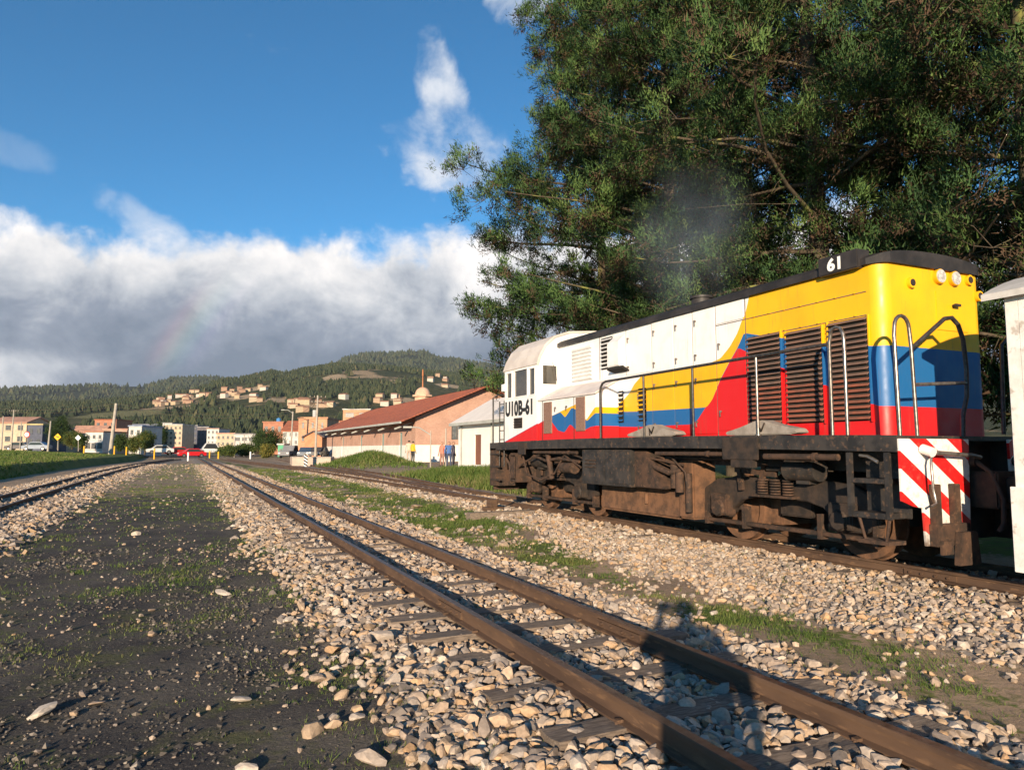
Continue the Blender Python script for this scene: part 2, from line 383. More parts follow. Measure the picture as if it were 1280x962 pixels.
for an, fn in (('ballast', zone_ballast), ('grass', zone_grass), ('coal', zone_coal)):
    a = go.data.attributes.new(an, 'FLOAT', 'POINT'); a.data.foreach_set('value', fn(GX, GY).astype(np.float32).ravel())
go.data.polygons.foreach_set('use_smooth', [True] * len(go.data.polygons))
tag(go, kind='structure')

# hills --------------------------------------------------------------
def elev(py): return math.atan((561 - py) / 900. * .995)
FRONT = [(-900, 508), (-300, 508), (0, 506), (100, 502), (180, 494), (235, 486), (267, 475), (306, 470), (336, 463), (354, 467), (374, 461), (420, 456), (460, 458), (520, 463), (580, 471), (640, 480), (720, 486), (900, 492), (1280, 495), (2000, 500)]
BACK = [(-900, 495), (-300, 490), (0, 488), (50, 486), (120, 483), (180, 483), (210, 474), (253, 472), (300, 474), (400, 458), (440, 444), (461, 441), (485, 442), (510, 438), (529, 437), (547, 444), (585, 452), (632, 458), (700, 468), (800, 478), (1280, 488), (2000, 495)]
def az_of(px): return math.atan((px - 640) / 904.) + YAW
def hill_z(az, r, prof, r0, r1, r2, seed):
    pa = np.array([az_of(p) for p, _ in prof]); pe = np.array([math.tan(elev(q)) * math.cos(az_of(p) - YAW) for p, q in prof])
    e = np.interp(az, pa, pe)
    t = np.clip((r - r0) / (r1 - r0), 0, 1); s = t ** 1.25 * (1.6 - .6 * t)
    back = 1 - .55 * sstep(r, r1, r2)
    X = r * np.sin(az); Y = r * np.cos(az)
    n = (fbm(X, Y, .0026, seed, 4) - .5)
    return 1.0 + e * r1 * s * back + n * 62 * t * (1 - .8 * t) + (fbm(X, Y, .012, seed + 5, 3) - .5) * 13 * t * (1.1 - t)
def hill(name, prof, r0, r1, r2, seed, m, nr=80, na=320):
    az = np.linspace(rad(-40), rad(80), na); r = r0 + (r2 - r0) * np.linspace(0, 1, nr) ** 1.1
    A, R = np.meshgrid(az, r); Z = hill_z(A, R, prof, r0, r1, r2, seed)
    ii = np.arange(nr * na).reshape(nr, na); q = np.stack([ii[:-1, :-1], ii[:-1, 1:], ii[1:, 1:], ii[1:, :-1]], -1).reshape(-1, 4)
    o = np_mesh(name, np.stack([R * np.sin(A), R * np.cos(A), Z - 1.5 * (R <= r0 + 1)], -1).reshape(-1, 3), q, m, quads=True)
    o.data.polygons.foreach_set('use_smooth', [True] * len(q)); tag(o, kind='structure')
    return o
def hill_material(name, c):
    m = bpy.data.materials.new(name); m.use_nodes = True; m.node_tree.nodes.clear(); N = NT(m.node_tree)
    out = N.n('ShaderNodeOutputMaterial'); b = N.n('ShaderNodeBsdfPrincipled'); N.nt.links.new(b.outputs[0], out.inputs[0])
    pos = N.n('ShaderNodeNewGeometry').outputs['Position']
    f = N.mix(N.smooth(N.noise(pos, .0035, 5., .6), .38, .62), c[0], c[1])
    f = N.mix(N.smooth(N.noise(pos, .03, 4., .7), .4, .65), f, c[2])
    f = N.mix(N.smooth(N.noise(pos, .005, 6., .68), .545, .62), f, c[3])
    if name == 'hill_scrub':
        for k, (q, w, d_) in enumerate(SCARS):
            az = math.atan2(q.x, q.y); mp = N.n('ShaderNodeMapping', vector_type='TEXTURE'); mp.inputs['Location'].default_value = (q.x, q.y, q.z); mp.inputs['Rotation'].default_value = (0, 0, -az); mp.inputs['Scale'].default_value = (w, d_, 400.); N.put(mp.inputs[0], pos)
            dd = N.math('ADD', N.vmath('LENGTH', mp.outputs[0], None, 1), N.math('MULTIPLY', N.math('SUBTRACT', N.noise(pos, .045, 4., .7), .5), 1.7)); f = N.mix(N.smooth(dd, 1.0, .75), f, (.44, .33, .21) if w < 50 else (.20, .19, .09))
    N.put(b.inputs['Base Color'], f); b.inputs['Roughness'].default_value = 1.; b.inputs['Specular IOR Level'].default_value = .05
    bp = N.n('ShaderNodeBump'); bp.inputs['Distance'].default_value = 6.; N.put(bp.inputs['Height'], N.noise(pos, .09, 5., .7)); N.nt.links.new(bp.outputs[0], b.inputs['Normal'])
    return m
F_ARGS = (FRONT, 620., 2100., 2500., 71); B_ARGS = (BACK, 2300., 3800., 4600., 83)
def on_hill(px, py, args):
    d = at(px, py, 1.) - Vector((0, 0, CAM_H)); az = math.atan2(d.x, d.y); hor = math.hypot(d.x, d.y); sl = d.z / hor; rr_ = np.arange(args[1] + 4, args[3], 4.); hz = hill_z(np.full_like(rr_, az), rr_, *args); k = np.where(hz >= CAM_H + sl * rr_)[0]
    if not len(k): return None
    r_ = rr_[k[0]]; return Vector((r_ * math.sin(az), r_ * math.cos(az), float(hz[k[0]])))
SCARS = [(on_hill(px, py, F_ARGS), w, d) for px, py, w, d in ((284, 494, 20, 45), (316, 487, 34, 60), (300, 497, 24, 40), (418, 472, 26, 50), (398, 506, 26, 40), (505, 500, 22, 40), (236, 500, 22, 45), (150, 517, 60, 80), (560, 482, 24, 45), (40, 497, 34, 50), (345, 500, 16, 30))]
SCARS = [q for q in SCARS if q[0] is not None]
HM1 = hill_material('hill_scrub', [(.055, .065, .030), (.105, .10, .048), (.045, .055, .028), (.40, .29, .18)])
HM2 = hill_material('shadowed_ridge_forest', [(.022, .034, .022), (.034, .044, .026), (.020, .030, .020), (.06, .06, .04)])  # far ridge: forest colours darkened to stand in for cloud shadow
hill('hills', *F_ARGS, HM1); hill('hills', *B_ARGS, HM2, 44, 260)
# ------------------------------------------------------------------ tracks
RUST = mat('rail_rust', (.072, .044, .030), (.12, .072, .045), 5., .75, .002, 60., spec=.3, c3=(.16, .095, .055), s3=25., stretch=(1, .25, 1))
SHINE = mat('rail_head_worn', (.16, .11, .085), (.09, .055, .04), 14., .42, .0005, 120., metal=.55)
TIE = mat('sleeper_wood', (.26, .205, .16), (.13, .10, .078), 5., .9, .006, 30., stretch=(2.5, 16., 16.))
RAILP = [(-.055, -.125), (.055, -.125), (.055, -.113), (.011, -.104), (.009, -.036), (.033, -.028), (.033, -.004), (.028, 0.), (-.028, 0.), (-.033, -.004), (-.033, -.028), (-.009, -.036), (-.011, -.104), (-.055, -.113)]
def rail_mesh(cx, off, zr, ys, parent):
    mb = MB(); n = len(RAILP); vs = []
    for y in ys:
        x = float(cx(y)) + off + .004 * math.sin(y * .9)
        for u, w in RAILP: vs.append((x + u, y, zr(y) + w))
    fs = [(i * n + k, i * n + (k + 1) % n, (i + 1) * n + (k + 1) % n, (i + 1) * n + k) for i in range(len(ys) - 1) for k in range(n)]
    mb.add(vs, fs + [tuple(range(n)), tuple(range((len(ys) - 1) * n, len(ys) * n))])
    o = mb.build('rail', RUST, parent); o.data.materials.append(SHINE)
    for p in o.data.polygons:
        if p.normal.z > .9 and p.center.z + root_of(o).location.z > zr(0) - .006: p.material_index = 1
    return o
def sleeper_variant(seed, L=1.95):
    g = random.Random(seed); bm = bmesh.new(); bmesh.ops.create_grid(bm, x_segments=9, y_segments=3, size=.5)
    for v in bm.verts: v.co.x *= L * (1 + g.uniform(-.015, .015)); v.co.y *= .21 * (1 + g.uniform(-.09, .09)); v.co.z += g.uniform(-.008, .005)
    r = bmesh.ops.extrude_face_region(bm, geom=bm.faces[:])
    for v in r['geom']:
        if isinstance(v, bmesh.types.BMVert): v.co.z -= .14
    bmesh.ops.recalc_face_normals(bm, faces=bm.faces)
    me = bpy.data.meshes.new('sleeper'); bm.to_mesh(me); bm.free(); me.materials.append(TIE); return me
TIES = [sleeper_variant(i) for i in range(9)]
mbs = MB(); mbs.box(-.012, .012, -.012, .012, -.10, -.085); mbs.box(-.03, .012, -.018, .018, -.102, -.09)
spike_me = None
SPIKES = []
def track(label, cx, zr, y0, y1, tie0, tie1, step, curved, spikes_to=0.):
    t = empty('railway_track', (float(cx(8)), 8, zr(0) - .125), label, 'railway track', 'railway tracks across the yard'); R = t.location
    ys = [y0, y1] if False else list(np.arange(y0, y1, 2.0 if not curved else 1.5)) + [y1]
    rails = [rail_mesh(cx, s * .4725, zr, ys, t) for s in (-1, 1)]
    y = tie0; g = random.Random(label)
    while y < tie1:
        o = link_mesh('sleeper', g.choice(TIES), t); x = float(cx(y)) + g.uniform(-.06, .06)
        slope = math.atan((float(cx(y + .5)) - float(cx(y - .5))))
        o.location = Vector((x, y + g.uniform(-.03, .03), zr(y) - .118)) - R; o.rotation_euler = (0, 0, g.uniform(-.02, .02) - slope)
        if y < spikes_to:
            for sgn, rl in zip((-1, 1), rails):
                for q in (-1, 1):
                    m_ = MB(); xx = float(cx(y)) + sgn * .4725 + q * .066; yy = y + q * .05
                    m_.cyl((xx, yy, zr(y) - .13), (xx, yy, zr(y) - .105), .011, n=6); m_.box(xx - .02 - (.014 if q > 0 else -.014), xx + .02 - (.014 if q > 0 else -.014), yy - .016, yy + .016, zr(y) - .111, zr(y) - .095)
                    m_.build('spike', RUST, rl)
        y += step * (1 + g.uniform(-.05, .05))
    return t, rails
z0 = lambda y: 0.
main_t, main_r = track('rusty track running past the photographer, in the middle of the yard', cx_main, z0, -4, 119, 1.35, 30, .69, False, 9.)
loco_t, loco_r = track('track carrying the painted locomotive', cx_loco, lambda y: .05, -12, 110, -1., 42, .66, True)
left_t, left_r = track('track beside the grassy bank, curving away on the far side of the dirt strip', cx_left, lambda y: -.05, -4, 112, 6, 34, .68, True)
side_t, side_r = track('siding branching off behind the locomotive towards the brick warehouse', cx_side, lambda y: .03, 17, 100, 18, 46, .66, True)
# joint bars on the near rails
for (r_, xo, y, zr) in ((main_r[0], 2.2175, 6.15, 0.), (main_r[1], 3.1625, 4.9, 0.), (loco_r[0], 7.4225, 5.35, .05), (loco_r[0], 7.4225, 12.9, .05)):
    m_ = MB()
    for q in (-1, 1):
        m_.box(xo + q * .012, xo + q * .03, y - .3, y + .3, zr - .098, zr - .04)
        for k in (-.22, -.08, .08, .22): m_.cyl((xo + q * .03, y + k, zr - .068), (xo + q * .052, y + k, zr - .068), .014, n=6)
    m_.build('joint_bar', RUST, r_)

# old switch timbers and stand where the siding branches off
sw = empty('switch_timber', (6.1, 14.6, -.12), 'weathered timber lying beside the switch next to the locomotive', 'timber')
m_ = MB(); m_.obox((6.35, 14.5, -.09), (1.55, .24, .16), .03); m_.build('beam', TIE, sw, .012)
sw = empty('switch_stand', (6.55, 15.6, -.1), 'small rusty switch lever box beside the points', 'switch stand')
m_ = MB(); m_.obox((6.62, 15.6, -.05), (.42, .3, .1), .1); m_.build('base_plate', RUST, sw, .01)
m_ = MB(); m_.obox((6.6, 15.6, .08), (.2, .22, .17), .1); m_.build('box', RUST, sw, .02)
m_ = MB(); m_.tube([(6.62, 15.6, .12), (6.75, 15.52, .2), (6.95, 15.45, .21)], .018); m_.build('lever', RUST, sw)

# ------------------------------------------------------------------ ballast stones
STONE = attr_mat('ballast_stone', [(0., (.17, .145, .125)), (.09, (.30, .25, .215)), (.26, (.44, .34, .26)), (.38, (.49, .34, .205)), (.52, (.40, .34, .29)), (.66, (.56, .44, .33)), (.78, (.53, .335, .18)), (.84, (.46, .385, .32)), (1., (.65, .56, .46))], rough=.85, nscale=38., namt=.5)
def rock(seed, sub):
    g = np.random.default_rng(seed); bm = bmesh.new(); bmesh.ops.create_icosphere(bm, subdivisions=sub, radius=1.)
    P = np.array([v.co[:] for v in bm.verts]); T = np.array([[v.index for v in f.verts] for f in bm.faces]); bm.free()
    for _ in range(11):
        d = g.normal(size=3); d /= np.linalg.norm(d); c = g.uniform(.36, .78); k = P @ d
        P = P - np.outer(np.maximum(k - c, 0), d)
    P *= np.array([g.uniform(1.0, 1.55), g.uniform(.85, 1.2), g.uniform(.6, 1.0)])
    P += g.normal(0, .012, P.shape)
    return P, T
def rock8(seed):
    g = np.random.default_rng(seed); P = np.array([(1, 0, 0), (-1, 0, 0), (0, 1, 0), (0, -1, 0), (0, 0, 1), (0, 0, -1)], float) * g.uniform(.7, 1.25, (6, 1)) + g.normal(0, .16, (6, 3)); P[:, 2] *= .75
    return P * 1.1, np.array([(0, 2, 4), (2, 1, 4), (1, 3, 4), (3, 0, 4), (2, 0, 5), (1, 2, 5), (3, 1, 5), (0, 3, 5)])
ROCK_FAR = [rock8(300 + i) for i in range(26)]
ROCK_HI = [rock(i, 2) for i in range(26)]; ROCK_LO = [rock(100 + i, 1) for i in range(26)]
def rot_mats(g, n, tilt):
    a = g.uniform(0, 6.283, n); b = g.normal(0, tilt, n); c = g.normal(0, tilt, n)
    ca, sa, cb, sb, cc, s_c = np.cos(a), np.sin(a), np.cos(b), np.sin(b), np.cos(c), np.sin(c)
    Rz = np.zeros((n, 3, 3)); Rz[:, 0, 0] = ca; Rz[:, 0, 1] = -sa; Rz[:, 1, 0] = sa; Rz[:, 1, 1] = ca; Rz[:, 2, 2] = 1
    Rx = np.zeros((n, 3, 3)); Rx[:, 0, 0] = 1; Rx[:, 1, 1] = cb; Rx[:, 1, 2] = -sb; Rx[:, 2, 1] = sb; Rx[:, 2, 2] = cb
    Ry = np.zeros((n, 3, 3)); Ry[:, 1, 1] = 1; Ry[:, 0, 0] = cc; Ry[:, 0, 2] = s_c; Ry[:, 2, 0] = -s_c; Ry[:, 2, 2] = cc
    return Rz @ Rx @ Ry
def merge_rocks(P, S, R, kind, lib):
    Vs, Ts, Is, off = [], [], [], 0
    for k in range(len(lib)):
        sel = np.where(kind == k)[0]
        if not len(sel): continue
        V0, T0 = lib[k]; V = np.einsum('nij,vj->nvi', R[sel], V0) * S[sel][:, None, None] + P[sel][:, None, :]
        T = T0[None] + (np.arange(len(sel)) * len(V0))[:, None, None] + off
        Vs.append(V.reshape(-1, 3)); Ts.append(T.reshape(-1, 3)); Is.append(np.repeat(sel, len(T0))); off += len(sel) * len(V0)
    return np.concatenate(Vs), np.concatenate(Ts), np.concatenate(Is)
def scatter(x0, x1, y0, y1, cell, prob, seed):
    g = np.random.default_rng(seed); X, Y = [], []
    y = y0
    while y < y1:
        c = cell * (1 + min(max(0, y - 7), 28) / 20.)
        n = int((x1 - x0) / c); X.append(x0 + (np.arange(n) + g.uniform(-.25, 1.25, n)) * c); Y.append(np.full(n, y) + g.uniform(-.5, .5, n) * c * 1.2); y += c
    X, Y = np.concatenate(X), np.concatenate(Y)
    k, zz = in_view(X, Y, hg(X, Y)); X, Y = X[k], Y[k]
    k = g.random(len(X)) < prob(X, Y); return X[k], Y[k]
def stones(name, label, region, cell, size, seed, cxs, zr, tie0, step, tie_len, singles, hi_to):
    g = np.random.default_rng(seed)
    def prob(X, Y):
        p = zone_ballast(X, Y) ** 1.3
        u = X - cxs(Y)
        for s in (-1, 1): p = np.where(np.abs(u - s * .4725) < .062, 0, p)
        ph = ((Y - tie0) / step + .5) % 1. - .5
        onl = (np.abs(ph * step) < .12) & (np.abs(u) < tie_len) & (Y < 30)
        return np.where(onl, p * .24, p)
    X, Y = scatter(*region, cell, prob, seed); n = len(X)
    grow = 1 + np.clip(Y - 7, 0, 15) / 26.
    S = np.clip(g.lognormal(0, .36, n), .42, 2.0) * size * grow
    u = np.abs(X - cxs(Y))
    Z = hg(X, Y) + S * (g.uniform(.05, .45, n) - .35 * sstep(Y, 12, 25)) + np.where((u < .9) & (u > .5), .012, 0) + np.where(u < .38, .02, 0)
    R = rot_mats(g, n, .35); kind = g.integers(0, 26, n); sh = g.random(n)
    root = empty(name, (float(cxs(6.)), 6, -.2), label, 'ballast', kind='structure'); off = np.array(root.location)
    dist = np.hypot(X, Y); P = np.stack([X, Y, Z], -1) - off
    inv, zz = in_view(X, Y, Z, -4)
    order = np.argsort(np.where(inv, dist / S, 1e9)); single = np.zeros(n, bool); single[order[:singles]] = True
    if singles:
        lib = []
        for q, (V0, T0) in enumerate(ROCK_HI):
            for s3_ in range(4):
                me = bpy.data.meshes.new('stone'); me.from_pydata(V0.tolist(), [], T0.tolist()); me.shade_flat(); me.materials.append(STONE)
                a = me.attributes.new('shade', 'FLOAT', 'FACE'); a.data.foreach_set('value', np.full(len(T0), (s3_ * .27 + q * .61) % 1., np.float32)); lib.append(me)
        for i in np.where(single)[0]:
            o = link_mesh('stone', lib[int(g.integers(len(lib)))], root); o.location = P[i].tolist(); o.scale = (S[i],) * 3; o.rotation_euler = Matrix(R[i].tolist()).to_euler()
    near = (dist < hi_to) & ~single; farr = (dist >= hi_to) & (dist < 13) & ~single; vfar = (dist >= 13) & ~single
    parts = []
    for sel, lib in ((near, ROCK_HI), (farr, ROCK_LO), (vfar, ROCK_FAR)):
        if sel.any(): parts.append((merge_rocks(P[sel], S[sel], R[sel], kind[sel], lib), sh[sel]))
    V, T, F, o = [], [], [], 0
    for (v, t, i), s_ in parts: V.append(v); T.append(t + o); F.append(s_[i]); o += len(v)
    ob = np_mesh('stones', np.concatenate(V), np.concatenate(T), STONE, np.concatenate(F), root); tag(ob, kind='stuff')
    print('STONES', name, n, sum(len(t) for t in T))
stones('track_ballast', 'pale broken stone ballast under the middle track', (.35, 4.5, 1.4, 75), .046, .031, 41, cx_main, 0., 1.35, .69, .98, 290, 5.0)
stones('track_ballast', 'pale broken stone ballast sloping down from the locomotive track', (4.5, 8.6, 1.4, 50), .047, .029, 42, cx_loco, .05, -1., .66, .95, 0, 5.6)
stones('track_ballast', 'grey stone ballast under the track beside the grassy bank', (-6.9, -1.4, 7, 80), .062, .036, 43, cx_left, -.05, 6., .68, .95, 0, 1.)

# loose stones lying on the dark dirt strip
PEB = scatter(-3.0, 1.6, 1.6, 80, .125, lambda X, Y: np.clip((1 - zone_ballast(X, Y)) * (.22 + .5 * (fbm(X, Y, .8, 51, 3) > .55)), 0, 1), 55)
g = np.random.default_rng(56); n = len(PEB[0]); S = np.clip(g.lognormal(-.75, .6, n), .25, 2.0) * .018 * (1 + np.maximum(0, PEB[1] - 6) / 24)
P = np.stack([PEB[0], PEB[1], hg(*PEB) + S * .3], -1)
V, T, I = merge_rocks(P, S, rot_mats(g, n, .3), g.integers(0, 26, n), ROCK_LO)
sh = (g.random(n) * .9)[I]
tag(np_mesh('pebbles', V, T, STONE, sh), 'small loose stones strewn over the dark dirt strip', 'pebbles', kind='stuff')
CLOD = attr_mat('soil_clods', [(0., (.06, .055, .052)), (.5, (.12, .105, .09)), (.8, (.21, .18, .15)), (1., (.34, .30, .25))], rough=.95, nscale=90., namt=.4)
CL = scatter(-3.6, 1.7, 1.5, 13, .040, lambda X, Y: np.clip((1 - zone_ballast(X, Y)) * (.10 + .75 * sstep(fbm(X, Y, 1.6, 91, 3), .42, .68)), 0, 1), 57)
g = np.random.default_rng(58); n = len(CL[0]); S = np.clip(g.lognormal(-.3, .5, n), .35, 2.4) * .0105 * (1 + np.maximum(0, CL[1] - 6) / 18)
V, T, I = merge_rocks(np.stack([CL[0], CL[1], hg(*CL) + S * .1], -1), S, rot_mats(g, n, .4), g.integers(0, 26, n), ROCK_FAR)
tag(np_mesh('soil_clods', V, T, CLOD, (g.random(n) ** 1.4)[I]), 'crumbs of dark soil and grit on the dirt strip', 'soil', kind='stuff'); print('CLODS', n)
def lone(px, py, s, shade, label, flat=1., seed=0):
    d = at(px, py, 1.) - Vector((0, 0, CAM_H)); t = (-.21 - CAM_H) / d.z; q = Vector((0, 0, CAM_H)) + d * t; z = float(hg(q.x, q.y))
    V0, T0 = ROCK_HI[seed]; me = bpy.data.meshes.new('loose_stone'); me.from_pydata((V0 * s * np.array([1.3, 1, flat])).tolist(), [], T0.tolist()); me.shade_flat(); me.materials.append(STONE)
    a = me.attributes.new('shade', 'FLOAT', 'FACE'); a.data.foreach_set('value', np.full(len(T0), shade, np.float32))
    o = link_mesh('loose_stone', me, None, (q.x, q.y, z + s * .35)); o.rotation_euler = (0.1, .15, seed * 1.3); tag(o, label, 'stone', 'larger stones lying on the dirt strip')
for a in [(52, 890, .062, .98, 'large pale flat stone on dark dirt at the lower left corner', .8, 3), (300, 873, .05, 1., 'flat whitish stone by green weeds, low in the picture', .5, 5), (125, 876, .04, .3, 'dull brown flat stone beside the large pale one', .5, 7),
          (278, 741, .06, .97, 'long pale stone lying by the grass tuft mid path', .6, 9), (190, 790, .055, .72, 'tan stone with a long shadow in the middle of the dirt strip', .8, 11), (262, 679, .06, .45, 'orange stone on the dirt strip near the ballast edge', .8, 13),
          (171, 667, .07, .95, 'pale pebble standing up far along the dirt strip', 1., 15), (359, 776, .055, 1., 'whitish rounded stone at the ballast edge', .7, 17), (304, 955, .05, .95, 'pale stone cut by the bottom edge of the picture', .8, 19),
          (462, 948, .07, .58, 'smooth grey cobble at the lower edge among ballast', .8, 21), (471, 806, .085, .85, 'upright orange stone standing on the ballast slope', 1.1, 2), (627, 684, .10, .45, 'upright orange stone in the grass before the locomotive', 1.2, 4), (520, 636, .16, .42, 'broad reddish rock in the grass strip beside the switch', .7, 6)]:
    lone(*a)

# ------------------------------------------------------------------ grass
GRASS = attr_mat('grass_blades', [(0., (.06, .11, .022)), (.4, (.10, .165, .034)), (.65, (.17, .21, .055)), (.82, (.26, .24, .10)), (1., (.34, .27, .15))], rough=.7, trans=.35, namt=0.)
def grass(name, label, region, dens, prob, hgt, wid, seed, growd=14.):
    g = np.random.default_rng(seed); x0, x1, y0, y1 = region; X, Y = [], []; y = y0
    while y < y1:
        f = 1 + max(0, y - 4) / growd; dy = .5 * f; n = int((x1 - x0) * dy * dens / f ** 1.7); X.append(g.uniform(x0, x1, n)); Y.append(g.uniform(y, y + dy, n)); y += dy
    X, Y = np.concatenate(X), np.concatenate(Y); k, zz = in_view(X, Y, hg(X, Y)); X, Y = X[k], Y[k]
    pr = prob(X, Y) * (.25 + 1.5 * sstep(fbm(X, Y, 2.6, seed + 3, 3), .38, .7))
    k = g.random(len(X)) < pr; X, Y, pr = X[k], Y[k], pr[k]; n = len(X); f = 1 + np.maximum(0, Y - 4) / growd
    nb = 5; X = np.repeat(X, nb) + g.normal(0, .02, n * nb) * np.repeat(f, nb); Y = np.repeat(Y, nb) + g.normal(0, .02, n * nb) * np.repeat(f, nb); f = np.repeat(f, nb); n *= nb
    h = hgt * g.uniform(.4, 1.25, n) * np.minimum(f, 1.6) * (.6 + .8 * fbm(X, Y, .9, seed, 3)); w = wid * g.uniform(.7, 1.3, n) * f; a = g.uniform(0, 6.283, n); b = g.uniform(0, 6.283, n); Z = hg(X, Y) - .01
    lean = h * g.uniform(.1, .9, n)
    A = np.stack([X - w * np.cos(a), Y - w * np.sin(a), Z], -1); B = np.stack([X + w * np.cos(a), Y + w * np.sin(a), Z], -1); C = np.stack([X + lean * np.cos(b), Y + lean * np.sin(b), Z + h], -1)
    sh = np.clip(.15 + .75 * fbm(X, Y, .5, seed + 7, 3) + g.normal(0, .15, n), 0, 1)
    o = np_mesh(name, np.stack([A, B, C], 1).reshape(-1, 3), np.arange(3 * n).reshape(-1, 3), GRASS, sh); tag(o, label, 'grass', kind='stuff'); print('GRASS', name, n)
grass('grass_strip', 'green grass strip between the middle track and the locomotive track', (3.9, 7.0, 1.6, 60), 760, lambda X, Y: (zone_grass(X, Y) + .06) * (.12 + .88 * sstep(fbm(X, Y, 3.1, 64, 3), .36, .60)), .045, .0042, 61)
grass('path_weeds', 'thin green weeds scattered over the dark dirt strip', (-3., 2.1, 1.6, 80), 420, lambda X, Y: (1 + .5 * sstep(Y, 12, 30)) * np.maximum(zone_grass(X, Y) * .95 + .05, .5 * sstep(fbm(X, Y, .9, 77, 3), .56, .7) * sstep(X, .3, .8) * (1 - sstep(X, 1.5, 2.1))) , .032, .0034, 63)
grass('bank_grass', 'sunlit green grass on the bank beyond the curving track', (-34, -8.9, 30, 120), 60, lambda X, Y: zone_grass(X, Y), .11, .010, 65, 30.)
grass('station_grass', 'tall yellow-green grass before the white building and warehouse', (9.4, 16.5, 18, 66), 330, lambda X, Y: zone_grass(X, Y), .20, .010, 67, 22.)

# ================================================================== LOCOMOTIVE
LX = 7.92; LR = .05
def livery(name, white, yb, br):
    """painted bands: white / yellow / blue / red, borders given as height over distance along the hood"""
    m = bpy.data.materials.new(name); m.use_nodes = True; m.node_tree.nodes.clear(); N = NT(m.node_tree)
    out = N.n('ShaderNodeOutputMaterial'); b = N.n('ShaderNodeBsdfPrincipled'); N.nt.links.new(b.outputs[0], out.inputs[0])
    pos = N.n('ShaderNodeNewGeometry').outputs['Position']; s = N.n('ShaderNodeSeparateXYZ'); N.put(s.inputs[0], pos)
    t = N.math('DIVIDE', N.math('SUBTRACT', s.outputs[1], 4.5), 11.); z = N.math('ADD', s.outputs[2], N.math('MULTIPLY', N.math('SUBTRACT', N.noise(pos, 40., 2.), .5), .006))
    def bd(pts): return N.math('ADD', N.math('MULTIPLY', N.curve(t, [((y - 4.5) / 11., (h - 1.3) / 2.6) for y, h in pts]), 2.6), 1.3)
    YEL = N.mix(N.smooth(N.noise(pos, 2., 4.), .35, .7), (.86, .46, .006), (.80, .40, .008)); RED = (.62, .012, .014); BLU = (.014, .12, .33)
    WHI = N.mix(N.smooth(N.noise(pos, 3., 5., .6), .45, .75), (.84, .835, .82), (.74, .72, .69))
    c = N.mix(N.math('GREATER_THAN', z, bd(br)), RED, BLU); c = N.mix(N.math('GREATER_THAN', z, bd(yb)), c, YEL); c = N.mix(N.math('GREATER_THAN', z, bd(white)), c, WHI)
    mp = N.n('ShaderNodeMapping'); mp.inputs['Scale'].default_value = (9., 9., .7); N.put(mp.inputs[0], pos)
    streak = N.math('MULTIPLY', N.smooth(N.noise(mp.outputs[0], 2., 5., .7), .52, .8), N.math('MULTIPLY', N.smooth(N.noise(pos, 1.1, 3.), .35, .65), .55))
    c = N.mix(streak, c, (.20, .12, .07)); c = N.mix(N.math('MULTIPLY', N.smooth(N.noise(pos, 24., 5., .7), .66, .74), .45), c, (.16, .10, .07))
    N.put(b.inputs['Base Color'], c); N.put(b.inputs['Roughness'], N.smooth(N.noise(pos, 6., 4.), .2, .8, .36, .58)); b.inputs['Specular IOR Level'].default_value = .5
    bp = N.n('ShaderNodeBump'); bp.inputs['Distance'].default_value = .006; bp.inputs['Strength'].default_value = .5; N.put(bp.inputs['Height'], N.noise(pos, 2.2, 3.)); N.nt.links.new(bp.outputs[0], b.inputs['Normal'])
    return m
L_HOOD = livery('hood_paint',
    [(4.6, 3.88), (7.54, 3.88), (7.55, 3.49), (7.62, 3.27), (7.8, 2.96), (7.97, 2.78), (8.17, 2.64), (8.5, 2.58), (10.15, 2.58), (10.38, 2.45), (10.53, 2.31), (10.84, 2.13), (11.5, 2.12), (15.4, 2.1)],
    [(4.6, 2.49), (5.61, 2.49), (6.29, 2.57), (6.97, 2.77), (7.25, 2.83), (7.67, 2.94), (7.8, 2.76), (7.96, 2.59), (8.17, 2.35), (8.37, 2.05), (8.5, 1.95), (10.22, 1.97), (11.5, 2.02), (15.4, 2.0)],
    [(4.6, 1.81), (5.6, 1.81), (6.31, 2.1), (6.99, 2.38), (7.62, 2.67), (7.8, 2.75), (7.96, 2.58), (8.17, 2.34), (8.37, 2.05), (8.53, 1.94), (8.72, 1.76), (8.86, 1.71), (10.23, 1.71), (11.5, 1.75), (15.4, 1.7)])
L_SIDE = livery('cab_side_paint',
    [(4.6, 2.1), (10.7, 2.14), (10.91, 2.05), (11.19, 1.85), (11.31, 1.93), (11.54, 2.16), (12.16, 2.05), (12.52, 1.98), (12.83, 1.91), (14.72, 1.5), (15.4, 1.35)],
    [(4.6, 2.0), (10.7, 2.0), (10.91, 1.95), (11.17, 1.83), (11.48, 2.04), (11.72, 2.10), (11.97, 1.93), (12.16, 2.04), (12.52, 1.98), (12.83, 1.91), (14.72, 1.5), (15.4, 1.35)],
    [(4.6, 1.75), (10.7, 1.75), (11.03, 1.73), (11.31, 1.66), (11.54, 1.68), (11.78, 1.80), (12.0, 1.65), (12.26, 1.69), (12.49, 1.85), (12.62, 1.95), (12.83, 1.905), (14.72, 1.49), (15.4, 1.34)])
WHITE = mat('loco_white', (.84, .835, .82), (.74, .72, .69), 3., .4, .002, 8.)
BLACK = mat('black_paint', (.022, .021, .021), (.05, .044, .04), 5., .5, .002, 30., c3=(.10, .065, .045), s3=18.)
ROOFBLK = mat('roof_black', (.020, .018, .018), (.042, .036, .034), 3., .55, .004, 12.)
GRIME = mat('brown_grime', (.082, .046, .030), (.032, .023, .018), 7., .85, .004, 50., c3=(.11, .062, .038), s3=15.)
GRIME2 = mat('dust_brown', (.18, .092, .050), (.085, .048, .030), 6., .9, .004, 45.)
